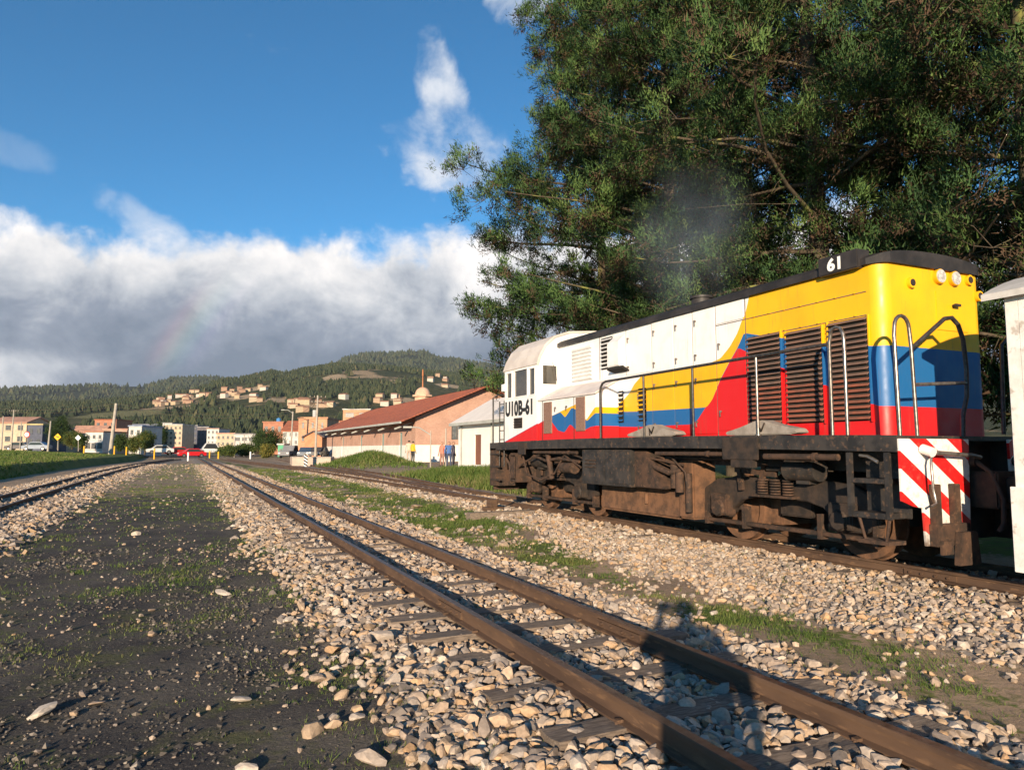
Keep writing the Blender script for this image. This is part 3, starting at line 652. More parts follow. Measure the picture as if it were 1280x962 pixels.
DARKI = mat('dark_iron', (.024, .020, .018), (.052, .036, .027), 8., .7, .003, 40.)
STEEL = mat('bare_steel', (.42, .40, .38), (.25, .22, .20), 12., .32, .0005, 90., metal=.8)
CHROME = mat('bright_pipe', (.34, .31, .28), (.20, .17, .15), 20., .3, 0., metal=.8)
REFL = mat('lamp_reflector', (.62, .60, .56), (.36, .34, .32), 26., .25, 0., metal=.0, spec=.8)
GLASS = mat('dark_glass', (.035, .035, .032), (.07, .06, .045), 2., .08, spec=.6)
SLAT = mat('louvre_slat', (.26, .15, .11), (.17, .115, .095), 5., .6, .002, 40.)
SLATR = mat('louvre_slat_red', (.36, .12, .075), (.23, .10, .07), 6., .6, .002, 40.)
VOID = mat('dark_inside', (.012, .011, .010), (.02, .018, .016), 4., .9)
DOORB = mat('brown_vent', (.20, .115, .085), (.26, .16, .12), 30., .7)
LETTER = mat('black_letter', (.02, .02, .02), None, rough=.5)
loco = empty('diesel_locomotive', (LX, 10.2, LR), 'diesel locomotive with white, yellow, blue and red hood, numbered 61', 'locomotive')
def camber(y): return .05 * max(0., 1 - ((y - 10.2) / 5.3) ** 2)
# underframe and walkway --------------------------------------------------
DECK = 1.475
FX0, FX1, FY0, FY1 = 6.52, 9.32, 5.0, 15.55
mb = MB(); ysd = np.linspace(FY0, FY1, 15)
for x0, x1, t, h in ((FX0, FX0 + .05, 0., .17), (FX1 - .05, FX1, 0., .17), (FX0 + .05, FX1 - .05, .004, .05), (7.2, 7.45, -.06, .36), (8.4, 8.65, -.06, .36)):
    vs = []
    for y in ysd:
        z = DECK + camber(y) - (t if t > 0 else -t)
        vs += [(x0, y, z - h), (x1, y, z - h), (x1, y, z), (x0, y, z)]
    n = len(ysd); fs = [(i * 4 + k, i * 4 + (k + 1) % 4, i * 4 + 4 + (k + 1) % 4, i * 4 + 4 + k) for i in range(n - 1) for k in range(4)] + [(0, 1, 2, 3), tuple(4 * n - 4 + k for k in range(4))]
    mb.add(vs, fs)
frame = mb.build('underframe', BLACK, loco)
mb = MB(); mb.box(FX0 - .03, FX0 - .002, 6.9, 7.55, 1.20, DECK + .01); mb.box(FX0 - .025, FX0 + .06, 7.0, 7.4, 1.10, 1.2); mb.build('jacking_pad', DARKI, frame, .008)
mb = MB(); mb.box(FX0 - .03, FX0 - .002, 13.6, 13.95, 1.22, DECK); mb.build('jacking_pad', DARKI, frame, .008)
# conduit pipes slung under the walkway edge
for y0, y1, z, r, x in ((5.75, 6.85, 1.245, .038, 6.56), (7.6, 9.1, 1.27, .03, 6.56), (11.6, 13.4, 1.27, .03, 6.6), (7.5, 9.2, 1.20, .02, 6.8)):
    m_ = MB(); m_.cyl((x, y0, z), (x, y1, z), r, n=10); m_.cyl((x, y0 + .3, z), (x, y0 + .34, z), r * 1.35, n=10); m_.build('conduit', GRIME, frame)
# hood --------------------------------------------------------------------
HX0, HX1, HY0, HY1, HZ = 7.05, 8.82, 5.5, 13.1, 3.46
RC = .16
def hood_ring(inset=0., rc=RC):
    pts = []
    for cx_, cy_, a in ((HX0 + rc, HY0 + rc, math.pi), (HX1 - rc, HY0 + rc, 1.5 * math.pi)):
        for i in range(7): t = a + i / 6. * math.pi / 2; pts.append((cx_ + (rc - inset) * math.cos(t), cy_ + (rc - inset) * math.sin(t)))
    return pts + [(HX1 - inset, HY1), (HX0 + inset, HY1)]
def roof_z(x, y):
    u = (x - LX) / (HX1 - LX + .03); return HZ + .02 + .19 * math.sqrt(max(0., 1 - min(1., abs(u)) ** 2.0))
ring = hood_ring(); n = len(ring); mb = MB()
# walls, side split in columns so that panels can be set in
vs = [(x, y, 1.46) for x, y in ring] + [(x, y, HZ) for x, y in ring]
mb.add(vs, [(i, (i + 1) % n, n + (i + 1) % n, n + i) for i in range(n)], False)
for f in range(13): mb.sm[f] = (f % 7 != 6)
hood = mb.build('hood', L_HOOD, loco)
# black arched roof, a thick sheet that hangs a little over the walls
mb = MB(); rr = [(LX + (x - LX) * 1.022, y - (.03 if y < 5.8 else 0)) for x, y in ring]; K = 9
lay = []
for k in range(K + 1):
    f = 1 - k / K; lay.append([(LX + (x - LX) * f, 5.47 + (y - 5.47) if f > .5 or y > 6 else y, roof_z(LX + (x - LX) * f, y)) for x, y in rr])
def roofpt(x, y):
    e = 1 - .28 * max(0., 1 - (y - 5.45) / .6) ** 2; return (x, y, HZ + (roof_z(x, y) - HZ) * e)
xs = [LX - .92 + 1.84 * i / 22 for i in range(23)]; yr = [5.46, 5.5, 5.56, 5.64, 5.8, 6.4] + list(np.arange(7, 13.2, 1.0)) + [13.1]
def yclip(x, y):
    d = max(0., abs(x - LX) - (.92 - .19)); lim = 5.46 + .19 - math.sqrt(max(0., .19 ** 2 - d * d)); return max(y, lim)
vs = []
for y in yr:
    for x in xs: vs.append(roofpt(x, yclip(x, y)))
nxr = len(xs); fs = [(j * nxr + i, j * nxr + i + 1, (j + 1) * nxr + i + 1, (j + 1) * nxr + i) for j in range(len(yr) - 1) for i in range(nxr - 1)]
mb.add(vs, fs, True)
edge = [j * nxr for j in range(len(yr) - 1, -1, -1)] + list(range(1, nxr)) + [j * nxr + nxr - 1 for j in range(1, len(yr))]
ev = [vs[i] for i in edge]; m2 = len(ev); mb.add(ev + [(x, y, HZ - .03) for x, y, z in ev], [(i, i + 1, m2 + i + 1, m2 + i) for i in range(m2 - 1)])
hroof = mb.build('hood_roof', ROOFBLK, loco, fix=False)
mb = MB(); mb.cyl((7.9, 9.6, 3.6), (7.9, 9.6, 3.86), .17, n=16); mb.cyl((7.9, 9.6, 3.86), (7.9, 9.6, 3.9), .2, n=16); mb.build('exhaust_stack', ROOFBLK, hroof)
# hood doors: thin sheets standing proud of the wall, latches and hinges
LATCH = mat('latch_grey', (.25, .22, .2), (.12, .1, .09), 30., .5, metal=.4)
def side_panel(name, y0, y1, z0, z1, proud=.012, m=L_HOOD, X=HX0, par=None):
    b_ = MB(); b_.box(X - proud, X + .01, y0, y1, z0, z1); return b_.build(name, m, par or hood, .003)
for y0, y1, z0, z1 in ((9.86, 10.6, 2.62, 3.40), (9.27, 9.84, 2.60, 3.42), (8.80, 9.25, 2.60, 3.42), (8.27, 8.78, 2.60, 3.42), (7.66, 8.25, 1.6, 3.12), (9.27, 9.84, 1.56, 2.57), (8.80, 9.25, 1.56, 2.57), (8.27, 8.78, 1.56, 2.57), (7.68, 8.25, 3.15, 3.42), (9.86, 10.30, 1.56, 2.40)):
    d = side_panel('hood_door', y0, y1, z0, z1)
    if z1 - z0 > .5:
        for zz_ in (z0 + .18 * (z1 - z0), z0 + .82 * (z1 - z0)):
            b_ = MB(); b_.cyl((HX0 - .04, y1 - .07, zz_), (HX0 - .01, y1 - .07, zz_), .017, n=8); b_.obox((HX0 - .035, y1 - .07, zz_ - .03), (.012, .018, .09)); b_.build('latch', LATCH, d)
SEAM = mat('panel_seam', (.20, .14, .11), (.10, .08, .07), 9., .8)
for y, z0_, z1 in ((9.85, 1.52, 3.42), (9.255, 1.52, 3.42), (8.79, 1.52, 3.42), (8.26, 1.52, 3.42), (7.65, 1.52, 3.42), (10.61, 2.62, 3.42), (11.5, 2.62, 3.42)):
    b_ = MB(); b_.box(HX0 - .006, HX0 + .004, y - .006, y + .006, z0_, z1); b_.build('panel_seam', SEAM, hood)
for z, y0, y1 in ((2.585, 8.26, 9.85), (3.13, 5.70, 8.26), (2.86, 5.70, 7.62)):
    b_ = MB(); b_.box(HX0 - .007, HX0 + .004, y0, y1, z - .005, z + .005); b_.build('panel_seam', SEAM, hood)
# rivet-head bolts along the yellow top panel
b_ = MB()
for y in np.arange(5.85, 7.6, .27):
    for z in (2.875, 3.14): b_.cyl((HX0 - .022, y, z), (HX0 - .008, y, z), .011, n=6)
b_.build('bolt_row', L_HOOD, hood)
# three tall radiator louvres
for y0, y1, zt in ((7.0, 7.60, 2.84), (6.33, 6.91, 2.81), (5.68, 6.24, 2.82)):
    z0_ = 1.66; p = empty('radiator_louvre') if False else None
    b_ = MB(); b_.box(HX0 - .02, HX0 - .004, y0, y1, z0_, zt + .02); lv = b_.build('radiator_louvre', VOID, loco)
    nS = 19
    for k in range(nS):
        z = z0_ + .03 + (zt - z0_ - .03) * k / (nS - 1); b_ = MB(); b_.obox((HX0 - .036, (y0 + y1) / 2, z), (.05, y1 - y0 - .02, .007), ry=-.62); b_.build('slat', SLATR if k < 8 else SLAT, lv)
    b_ = MB()
    for ya, yb_ in ((y0 - .012, y0 + .003), (y1 - .003, y1 + .012)): b_.box(HX0 - .03, HX0 - .005, ya, yb_, z0_ - .02, zt + .04)
    b_.build('louvre_frame', L_HOOD, lv)
# small louvre stacks
def small_louvre(y0, y1, z0_, z1, nS, m, X=HX0, back=VOID):
    b_ = MB(); b_.box(X - .018, X - .003, y0, y1, z0_, z1); lv = b_.build('vent_louvre', back, loco)
    for k in range(nS):
        z = z0_ + (z1 - z0_) * (k + .5) / nS; b_ = MB(); b_.obox((X - .03, (y0 + y1) / 2, z), (.045, y1 - y0, .006 if back is VOID else .03), ry=-.7); b_.build('slat', m, lv)
small_louvre(11.05, 11.42, 2.80, 3.38, 8, WHITE); small_louvre(10.72, 10.98, 1.80, 2.36, 7, L_HOOD); small_louvre(10.02, 10.24, 1.80, 2.36, 7, L_HOOD)
small_louvre(11.75, 12.5, 2.66, 3.32, 9, WHITE, back=WHITE)
# projecting white air box with dark lower mouth
b_ = MB(); b_.prism([(HX0 - .005, 2.72), (HX0 - .16, 2.80), (HX0 - .16, 3.22), (HX0 - .005, 3.36)], 'y', 10.62, 11.0); ab = b_.build('air_box', WHITE, loco, .01)
b_ = MB(); b_.prism([(HX0 - .15, 2.785), (HX0 - .02, 2.715), (HX0 - .02, 2.69), (HX0 - .18, 2.74)], 'y', 10.5, 10.98); b_.build('air_mouth', VOID, ab)
# number board with 61
b_ = MB(); b_.box(6.95, 7.16, 5.72, 6.28, 3.41, 3.63); nb_ = b_.build('number_board', ROOFBLK, loco, .01)
text('61', 'number', .20, (6.946, 6.14, 3.45), (rad(90), 0, rad(-90)), mat('sign_white', (.85, .85, .83)), nb_, offset=.008, sx=1.1)
# end face: twin headlights, marker lamps, handle
for x in (8.0, 8.27):
    b_ = MB(); b_.cyl((x, HY0 - .05, 3.35), (x, HY0 + .02, 3.35), .086, n=24); hl = b_.build('headlight', L_HOOD, loco)
    b_ = MB(); b_.cyl((x, HY0 - .058, 3.35), (x, HY0 - .03, 3.35), .078, n=24); b_.build('reflector', REFL, hl)
    b_ = MB(); b_.cyl((x, HY0 - .066, 3.35), (x, HY0 - .058, 3.35), .032, n=12); b_.build('bulb', REFL, hl)
for x, z in ((7.52, 3.23), (8.55, 3.36), (8.72, 3.18)):
    b_ = MB(); b_.cyl((x, HY0 - .04, z), (x, HY0 + .01, z), .062, n=16); ml = b_.build('marker_lamp', L_HOOD, loco); b_ = MB(); b_.cyl((x, HY0 - .045, z), (x, HY0 - .03, z), .042, n=14); b_.build('lens', DARKI, ml)
b_ = MB(); b_.box(7.95, 8.5, HY0 - .012, HY0 + .005, 2.72, 3.18); ed = b_.build('end_hatch', L_HOOD, loco, .003); b_ = MB(); b_.cyl((8.24, HY0 - .07, 3.02), (8.24, HY0 - .01, 3.02), .02, n=8); b_.obox((8.24, HY0 - .07, 3.02), (.1, .02, .03)); b_.build('latch', DARKI, ed)

# cab ---------------------------------------------------------------------
CX0, CX1, CY0, CY1 = 6.53, 9.31, 13.1, 14.72
prof = [(CX0, 1.48), (CX0, 3.06), (CX0 + .07, 3.26), (CX0 + .2, 3.48), (CX0 + .40, 3.66), (CX0 + .75, 3.78), (LX, 3.83)]
prof = prof + [(2 * LX - x, z) for x, z in prof[-2::-1]]
def wall_with_holes(mb, fixed, axis, u0, u1, z0_, z1, holes, thick=.05):
    """vertical wall in plane axis=fixed made of strips around rectangular holes"""
    us = sorted(set([u0, u1] + [h for a in holes for h in a[:2]])); 
    for a, b in zip(us[:-1], us[1:]):
        zs = [z0_]; hs = sorted([h for h in holes if h[0] <= a + 1e-6 and h[1] >= b - 1e-6], key=lambda h: h[2])
        segs = []; c = z0_
        for h in hs: segs.append((c, h[2])); c = h[3]
        segs.append((c, z1))
        for s0, s1 in segs:
            if s1 - s0 < 1e-4: continue
            if axis == 'x': mb.box(fixed, fixed + thick, a, b, s0, s1)
            else: mb.box(a, b, fixed, fixed + thick, s0, s1)
mb = MB(); side_holes = [(14.34, 14.60, 2.46, 3.0), (13.56, 14.20, 2.46, 3.02), (13.2, 13.46, 2.46, 3.0)]
wall_with_holes(mb, CX0, 'x', CY0 + .05, CY1 - .05, 1.48, 3.06, side_holes); wall_with_holes(mb, CX1 - .05, 'x', CY0 + .05, CY1 - .05, 1.48, 3.06, side_holes)
end_holes = [(6.66, 6.99, 2.66, 3.05), (8.85, 9.18, 2.66, 3.05)]
for fy in (CY0, CY1 - .05):
    wall_with_holes(mb, fy, 'y', CX0, CX1, 1.48, 3.06, end_holes if fy == CY0 else end_holes + [(7.3, 8.5, 2.54, 3.05)])
    mb.prism(prof[1:-1], 'y', fy, fy + .05)
cab = mb.build('cab', L_SIDE, loco, fix=True)
mb = MB(); ny_ = 2
inner = [(LX + (x - LX) * .985, z - .03) for x, z in prof[1:-1]]; outer = [(LX + (x - LX) * 1.012, z + .012) for x, z in prof[1:-1]]
for i in range(len(outer) - 1):
    a, b_ = outer[i], outer[i + 1]; c, d = inner[i + 1], inner[i]
    y0, y1 = CY0 - .02, CY1 + .06
    mb.add([(a[0], y0, a[1]), (b_[0], y0, b_[1]), (b_[0], y1, b_[1]), (a[0], y1, a[1]), (d[0], y0, d[1]), (c[0], y0, c[1]), (c[0], y1, c[1]), (d[0], y1, d[1])], [(0, 1, 2, 3), (7, 6, 5, 4), (0, 4, 5, 1), (3, 2, 6, 7)] + ([(0, 3, 7, 4)] if i == 0 else []) + ([(1, 5, 6, 2)] if i == len(outer) - 2 else []))
mb.build('cab_roof', mat('cab_roof_white', (.66, .60, .54), (.54, .48, .43), 2.5, .55, .003, 10.), loco)
FRM = mat('window_seal', (.05, .045, .04), None, rough=.6)
def window(axis, fixed, u0, u1, z0_, z1, par):
    b_ = MB()
    if axis == 'x': b_.box(fixed + .018, fixed + .026, u0 - .01, u1 + .01, z0_ - .01, z1 + .01)
    else: b_.box(u0 - .01, u1 + .01, fixed + .018, fixed + .026, z0_ - .01, z1 + .01)
    p = b_.build('window', GLASS, par); b_ = MB()
    for a, b2, c, d in ((u0 - .02, u1 + .02, z0_ - .02, z0_ + .003), (u0 - .02, u1 + .02, z1 - .003, z1 + .02), (u0 - .02, u0 + .003, z0_ + .003, z1 - .003), (u1 - .003, u1 + .02, z0_ + .003, z1 - .003)):
        if axis == 'x': b_.box(fixed - .008, fixed + .017, a, b2, c, d)
        else: b_.box(a, b2, fixed - .008, fixed + .017, c, d)
    b_.build('window_frame', WHITE, p)
for h in side_holes: window('x', CX0, *h, cab)
for h in end_holes: window('y', CY0, *h, cab)
b_ = MB(); b_.tube([(6.86, 13.07, 3.12), (6.92, 13.06, 3.0), (6.97, 13.07, 2.74)], .006, 6); b_.build('window_wiper', DARKI, cab)
b_ = MB(); b_.box(CX0 - .012, CX0 + .006, 13.8, 14.2, 1.78, 2.0); vn = b_.build('cab_vent', DARKI, cab)
for k in range(4): b_ = MB(); b_.obox((CX0 - .02, 14.0, 1.81 + k * .055), (.03, .38, .006), ry=-.7); b_.build('slat', DARKI, vn)
text('U10B-61', 'road_number', .42, (CX0 - .003, 14.68, 2.07), (rad(90), 0, rad(-90)), LETTER, cab, offset=.02, sx=.90)
b_ = MB(); b_.box(CX0 - .05, CX0 - .004, 14.66, 14.8, 2.62, 2.78); b_.build('mirror_bracket', WHITE, cab, .006)
# low wide battery boxes between cab and hood, sloping lids
b_ = MB(); b_.prism([(6.56, 1.48), (6.56, 2.30), (HX0 - .003, 2.56), (HX0 - .003, 1.48)], 'y', 10.86, 13.095); bb = b_.build('battery_box', L_SIDE, loco, .012)
b_ = MB(); b_.prism([(6.53, 2.30), (6.53, 2.33), (HX0 - .004, 2.60), (HX0 - .004, 2.57)], 'y', 10.83, 13.09); b_.build('battery_box_lid', mat('lid_white', (.70, .64, .60), (.6, .53, .5), 3., .5), bb)
for y0, y1, z0_, z1 in ((12.5, 12.84, 1.64, 2.26), (11.22, 11.54, 1.66, 2.28)):
    b_ = MB(); b_.box(6.54, 6.57, y0, y1, z0_, z1); vd = b_.build('vent_door', DOORB, bb, .004)
for y in (11.9, 12.35):
    b_ = MB(); b_.cyl((6.535, y, 2.13), (6.56, y, 2.13), .02, n=8); b_.obox((6.53, y, 2.1), (.012, .02, .08)); b_.build('latch', LATCH, bb)
for y in (11.62, 12.9):
    b_ = MB(); b_.box(6.552, 6.566, y, y + .012, 1.5, 2.29); b_.build('door_seam', DARKI, bb)
b_ = MB(); b_.prism([(8.79, 1.48), (8.79, 2.56), (9.28, 2.30), (9.28, 1.48)], 'y', 10.86, 13.095); b_.build('battery_box', L_SIDE, loco, .012)
# handrails -----------------------------------------------------------------
RAILB = mat('handrail_black', (.03, .03, .032), (.07, .065, .06), 20., .4, metal=.2)
def hrz(y): return 2.49 + .0
HXr = 6.57
pts = [(HXr, 10.72, 1.5), (HXr, 10.72, 2.3)] + arc((10.58, 2.35), .14, math.pi * 0., math.pi / 2, 5, 'yz', HXr)[0:0] + [(HXr, 10.70, 2.40), (HXr, 10.64, 2.465), (HXr, 10.54, 2.49)] + [(HXr, y, 2.49 + .02 * (10.5 - y) / 4.5) for y in (9.4, 8.2, 7.0, 6.1)] + [(HXr, 5.85, 2.51)]
b_ = MB(); b_.tube(pts, .021, 10); hr = b_.build('handrail', RAILB, loco)
for y in (9.42, 8.22, 6.96): b_ = MB(); b_.cyl((HXr, y, 1.48), (HXr, y, 2.5), .018, n=8); b_.cyl((HXr, y, 1.49), (HXr, y, 1.52), .04, n=8); b_.build('stanchion', RAILB if y > 7 else CHROME, hr)
pts = [(HXr, 5.82, 1.48), (HXr, 5.82, 2.52), (HXr, 5.80, 2.60)] + [(HXr, 5.72 + .09 * math.cos(a), 2.60 + .09 * math.sin(a)) for a in (.8, 1.57, 2.3)] + [(HXr, 5.63, 2.60), (HXr, 5.62, 2.5), (HXr, 5.62, 1.48)]
b_ = MB(); b_.tube(pts, .02, 10); b_.build('grab_hoop', CHROME, loco)
EY = 5.03
pts = [(6.62, EY, 1.46), (6.60, EY, 2.5)] + [(6.72 + .11 * math.cos(a), EY, 2.58 + .13 * math.sin(a)) for a in np.linspace(math.pi, 0, 9)] + [(6.85, EY, 2.4), (6.88, EY, 1.44)]
b_ = MB(); b_.tube(pts, .02, 10); b_.build('grab_hoop', CHROME, loco)
pts = [(6.86, EY, 2.38), (7.2, EY, 2.60), (7.40, EY, 2.73), (7.52, EY, 2.75), (7.62, EY, 2.68), (7.69, EY, 2.52), (7.72, EY, 2.2), (7.70, EY, 1.9), (7.62, EY, 1.7), (7.6, EY, 1.47)]
b_ = MB(); b_.tube(pts, .024, 10); er = b_.build('end_rail', RAILB, loco); b_ = MB(); b_.cyl((6.87, EY, 2.0), (7.71, EY, 2.05), .018, n=8); b_.build('cross_bar', STEEL, er)
pts = [(9.18, EY, 1.46), (9.18, EY, 2.55), (9.1, EY, 2.68), (8.6, EY, 2.7), (8.35, EY, 2.5), (8.3, EY, 1.5)]
b_ = MB(); b_.tube(pts, .022, 10); b_.build('end_rail', RAILB, loco)
# rear platform rails and ladder by the cab
for x in (6.58, 6.58):
    pass
b_ = MB(); b_.tube([(6.58, 15.5, .95), (6.58, 15.5, 2.52), (6.7, 15.5, 2.6), (9.1, 15.5, 2.6), (9.25, 15.5, 2.5), (9.25, 15.5, 1.0)], .02, 8); rrl = b_.build('end_rail', RAILB, loco)
for y in (15.12, 14.86): b_ = MB(); b_.cyl((6.58, y, .95), (6.58, y, 2.42), .016, n=8); b_.build('ladder_upright', RAILB, rrl)
for k in range(5): b_ = MB(); b_.cyl((6.58, 15.12, 1.55 + k * .2), (6.58, 14.86, 1.55 + k * .2), .012, n=6); b_.build('ladder_rung', RAILB, rrl)
b_ = MB(); b_.box(FX0, FX0 + .5, 15.2, 15.55, .50, 1.36); rs = b_.build('rear_step_box', GRIME, loco, .01); b_ = MB()
for z in (.62, .92, 1.2): b_.box(FX0 - .02, FX0 + .02, 15.0, 15.5, z, z + .04)
b_.build('tread', DARKI, rs)
b_ = MB(); b_.box(FX0 + .1, FX1 - .1, 15.5, 15.58, .4, 1.44); b_.build('rear_pilot', GRIME, loco, .01)

# pilot plate with diagonal stripes -------------------------------------------
def stripe_mat():
    m = bpy.data.materials.new('pilot_stripes'); m.use_nodes = True; m.node_tree.nodes.clear(); N = NT(m.node_tree)
    out = N.n('ShaderNodeOutputMaterial'); b = N.n('ShaderNodeBsdfPrincipled'); N.nt.links.new(b.outputs[0], out.inputs[0])
    pos = N.n('ShaderNodeNewGeometry').outputs['Position']; s = N.n('ShaderNodeSeparateXYZ'); N.put(s.inputs[0], pos)
    u = N.math('SUBTRACT', LX, N.math('ABSOLUTE', N.math('SUBTRACT', s.outputs[0], LX)))      # mirrored chevrons
    q = N.math('FRACT', N.math('DIVIDE', N.math('ADD', N.math('MULTIPLY', N.math('SUBTRACT', u, 6.68), .577), N.math('MULTIPLY', N.math('SUBTRACT', s.outputs[2], 1.44), .816)), .33))
    dirt = N.math('MULTIPLY', N.smooth(N.noise(pos, 14., 5., .7), .5, .75), .5)
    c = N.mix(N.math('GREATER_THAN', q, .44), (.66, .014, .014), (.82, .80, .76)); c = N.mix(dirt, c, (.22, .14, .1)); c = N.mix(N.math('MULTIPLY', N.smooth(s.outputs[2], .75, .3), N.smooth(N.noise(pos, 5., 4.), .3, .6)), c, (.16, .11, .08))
    N.put(b.inputs['Base Color'], c); b.inputs['Roughness'].default_value = .4
    return m
STRIPE = stripe_mat()
b_ = MB(); yp = EY - .06
b_.prism([(6.53, 1.44), (6.53, .82), (6.70, .76), (6.84, .74), (6.86, .36), (7.55, .36), (7.60, 1.44)], 'y', yp, yp + .03); pil = b_.build('pilot_plate', STRIPE, loco, .004)
b_ = MB(); b_.prism([(8.28, 1.44), (8.30, .36), (9.0, .36), (9.02, .74), (9.3, .82), (9.3, 1.44)], 'y', yp, yp + .03); b_.build('pilot_plate', STRIPE, loco, .004)
b_ = MB(); b_.box(7.55, 8.33, yp + .22, yp + .25, .36, 1.44); b_.box(7.56, 7.59, yp + .03, yp + .22, .36, 1.44); b_.box(8.30, 8.33, yp + .03, yp + .22, .36, 1.44); b_.build('shaded_middle_panel', DARKI, loco)  # middle panel, set back and coloured dark to stand in for coach shadow
b_ = MB()
for x in (6.92, 7.22): b_.box(x, x + .1, yp - .07, yp - .002, .5, .98)
b_.box(6.90, 7.42, yp - .09, yp - .002, .36, .58); b_.prism([(7.16, .5), (7.42, .5), (7.46, .17), (7.12, .17)], 'y', yp - .16, yp - .092); b_.box(6.92, 7.1, yp - .12, yp - .09, .28, .42); b_.build('rail_guard', GRIME, pil, .006)
for x in (8.5, 8.8):
    b_ = MB(); b_.box(x, x + .1, yp - .07, yp - .002, .4, .98); b_.build('rail_guard', GRIME, pil, .006)
b_ = MB(); b_.box(7.64, 8.22, yp - .25, yp + .21, .72, 1.1); b_.box(7.76, 8.08, yp - .62, yp - .25, .78, 1.05); cp = b_.build('coupler', DARKI, loco, .02)
b_ = MB(); b_.prism([(7.7, yp - .62), (8.14, yp - .62), (8.16, yp - .82), (8.02, yp - .92), (7.95, yp - .8), (7.82, yp - .8), (7.74, yp - .9), (7.68, yp - .8)], 'z', .76, 1.08); b_.build('knuckle', DARKI, cp, .015)
b_ = MB(); b_.tube([(6.80, yp - .04, 1.34), (6.9, yp - .12, 1.30), (7.5, yp - .1, 1.27), (7.62, yp - .1, 1.25)], .022, 8); ul = b_.build('uncoupling_lever', STEEL, loco)
b_ = MB(); b_.tube([(6.86, yp - .1, 1.30), (6.80, yp - .13, 1.2), (6.80, yp - .14, .95), (6.84, yp - .14, .80), (6.76, yp - .14, .77)], .013, 8); b_.build('lever_loop', STEEL, ul)
b_ = MB(); b_.cyl((6.83, yp - .14, 1.30), (6.83, yp - .02, 1.34), .05, n=10); b_.build('bracket', WHITE, ul)
for x, z in ((7.62, 1.2), (8.35, 1.2), (8.6, 1.15)):
    b_ = MB(); b_.cyl((x, yp - .06, z), (x, yp + .02, z), .05, n=10); b_.tube([(x, yp - .05, z), (x + .03, yp - .18, z - .1), (x + .05, yp - .28, z - .38), (x + .0, yp - .3, z - .62), (x - .02, yp - .26, z - .7)], .026, 8); b_.build('air_hose', DARKI, loco)
# corner steps -----------------------------------------------------------------
b_ = MB()
for y in (5.10, 5.56): b_.box(FX0, FX0 + .05, y, y + .06, .62, 1.30)
b_.box(FX0 + .002, FX0 + .3, 5.16, 5.56, .62, .68); b_.box(FX0 + .002, FX0 + .3, 5.16, 5.56, .98, 1.03); b_.box(FX0 + .30, FX0 + .33, 5.1, 5.62, .62, 1.3)
st = b_.build('corner_step', BLACK, loco, .006)
b_ = MB(); b_.tube([(FX0 + .03, 5.5, .62), (FX0 + .05, 5.45, .4), (FX0 + .05, 5.2, .38), (FX0 + .03, 5.14, .62)], .018, 8); b_.box(FX0, FX0 + .26, 5.14, 5.5, .36, .40); b_.build('stirrup', GRIME, st)
b_ = MB()
b_.tube([(FX0 + .1, 5.52, 1.27), (FX0 + .1, 5.42, 1.26), (FX0 + .1, 5.3, 1.2)], .02, 8); b_.build('sand_pipe', STEEL, st)
# body-mounted boxes and tank ---------------------------------------------------
b_ = MB(); b_.box(6.60, 7.3, 9.86, 11.42, .72, 1.33); eb = b_.build('equipment_box', BLACK, loco, .012)
b_ = MB(); b_.box(6.588, 6.605, 10.66, 11.38, .76, 1.3); dr = b_.build('box_door', BLACK, eb, .004)
for k in range(3): b_ = MB(); b_.obox((6.58, 11.1, 1.02 + k * .06), (.02, .36, .014), ry=-.6); b_.build('slat', GRIME, dr)
b_ = MB(); b_.box(6.588, 6.605, 9.92, 10.6, .76, 1.3); b_.build('box_door', BLACK, eb, .004)
b_ = MB(); b_.prism([(9.84, 1.30), (9.84, .73), (9.05, .73), (9.35, 1.02), (9.5, 1.30)], 'x', 6.66, 7.3); b_.build('box_bracket', GRIME, loco, .01)
b_ = MB(); b_.box(6.95, 8.9, 9.02, 11.35, .26, .74); tk = b_.build('fuel_tank', GRIME2, loco, .04)
b_ = MB(); b_.cyl((6.93, 9.9, .45), (6.93, 9.9, .62), .035, n=8); b_.build('filler_pipe', GRIME2, tk)
b_ = MB(); b_.cyl((6.86, 9.2, .9), (6.86, 9.6, .9), .09, n=14); b_.cyl((6.8, 8.95, .75), (6.8, 8.95, 1.12), .08, n=14); b_.build('air_filter', GRIME, loco)
b_ = MB(); b_.tube([(6.72, 9.55, 1.2), (6.7, 9.3, 1.05), (6.72, 9.0, .98), (6.8, 8.8, 1.02)], .045, 8); b_.tube([(6.7, 9.75, 1.22), (6.68, 9.2, 1.17), (6.75, 8.7, 1.10)], .02, 6); b_.tube([(6.7, 8.9, 1.2), (6.72, 8.62, 1.0), (6.75, 8.6, .7)], .016, 6); b_.build('brake_pipe', GRIME, loco)
# pipe tangle under the cab end
for i, (pts, r) in enumerate([([(6.66, 13.5, 1.2), (6.68, 13.0, 1.1), (6.66, 12.4, 1.16), (6.7, 11.7, 1.1)], .03), ([(6.62, 14.6, 1.1), (6.64, 14.2, .95), (6.66, 13.8, 1.1), (6.66, 13.2, 1.24)], .022), ([(6.62, 14.0, 1.25), (6.6, 13.7, .8), (6.62, 13.1, .72), (6.66, 12.6, .86), (6.7, 12.3, 1.2)], .02), ([(6.64, 15.0, 1.2), (6.64, 14.7, 1.0), (6.66, 14.66, .6)], .03), ([(6.7, 13.0, 1.3), (6.66, 12.8, 1.05), (6.68, 12.75, .75)], .055), ([(6.66, 12.2, 1.22), (6.68, 11.6, 1.0)], .018), ([(6.66, 12.1, 1.28), (6.66, 11.5, 1.17)], .018)]):
    b_ = MB(); b_.tube(pts, r, 8); b_.build('brake_pipe', (GRIME, STEEL, GRIME)[i % 3] if i == 3 else GRIME, loco)
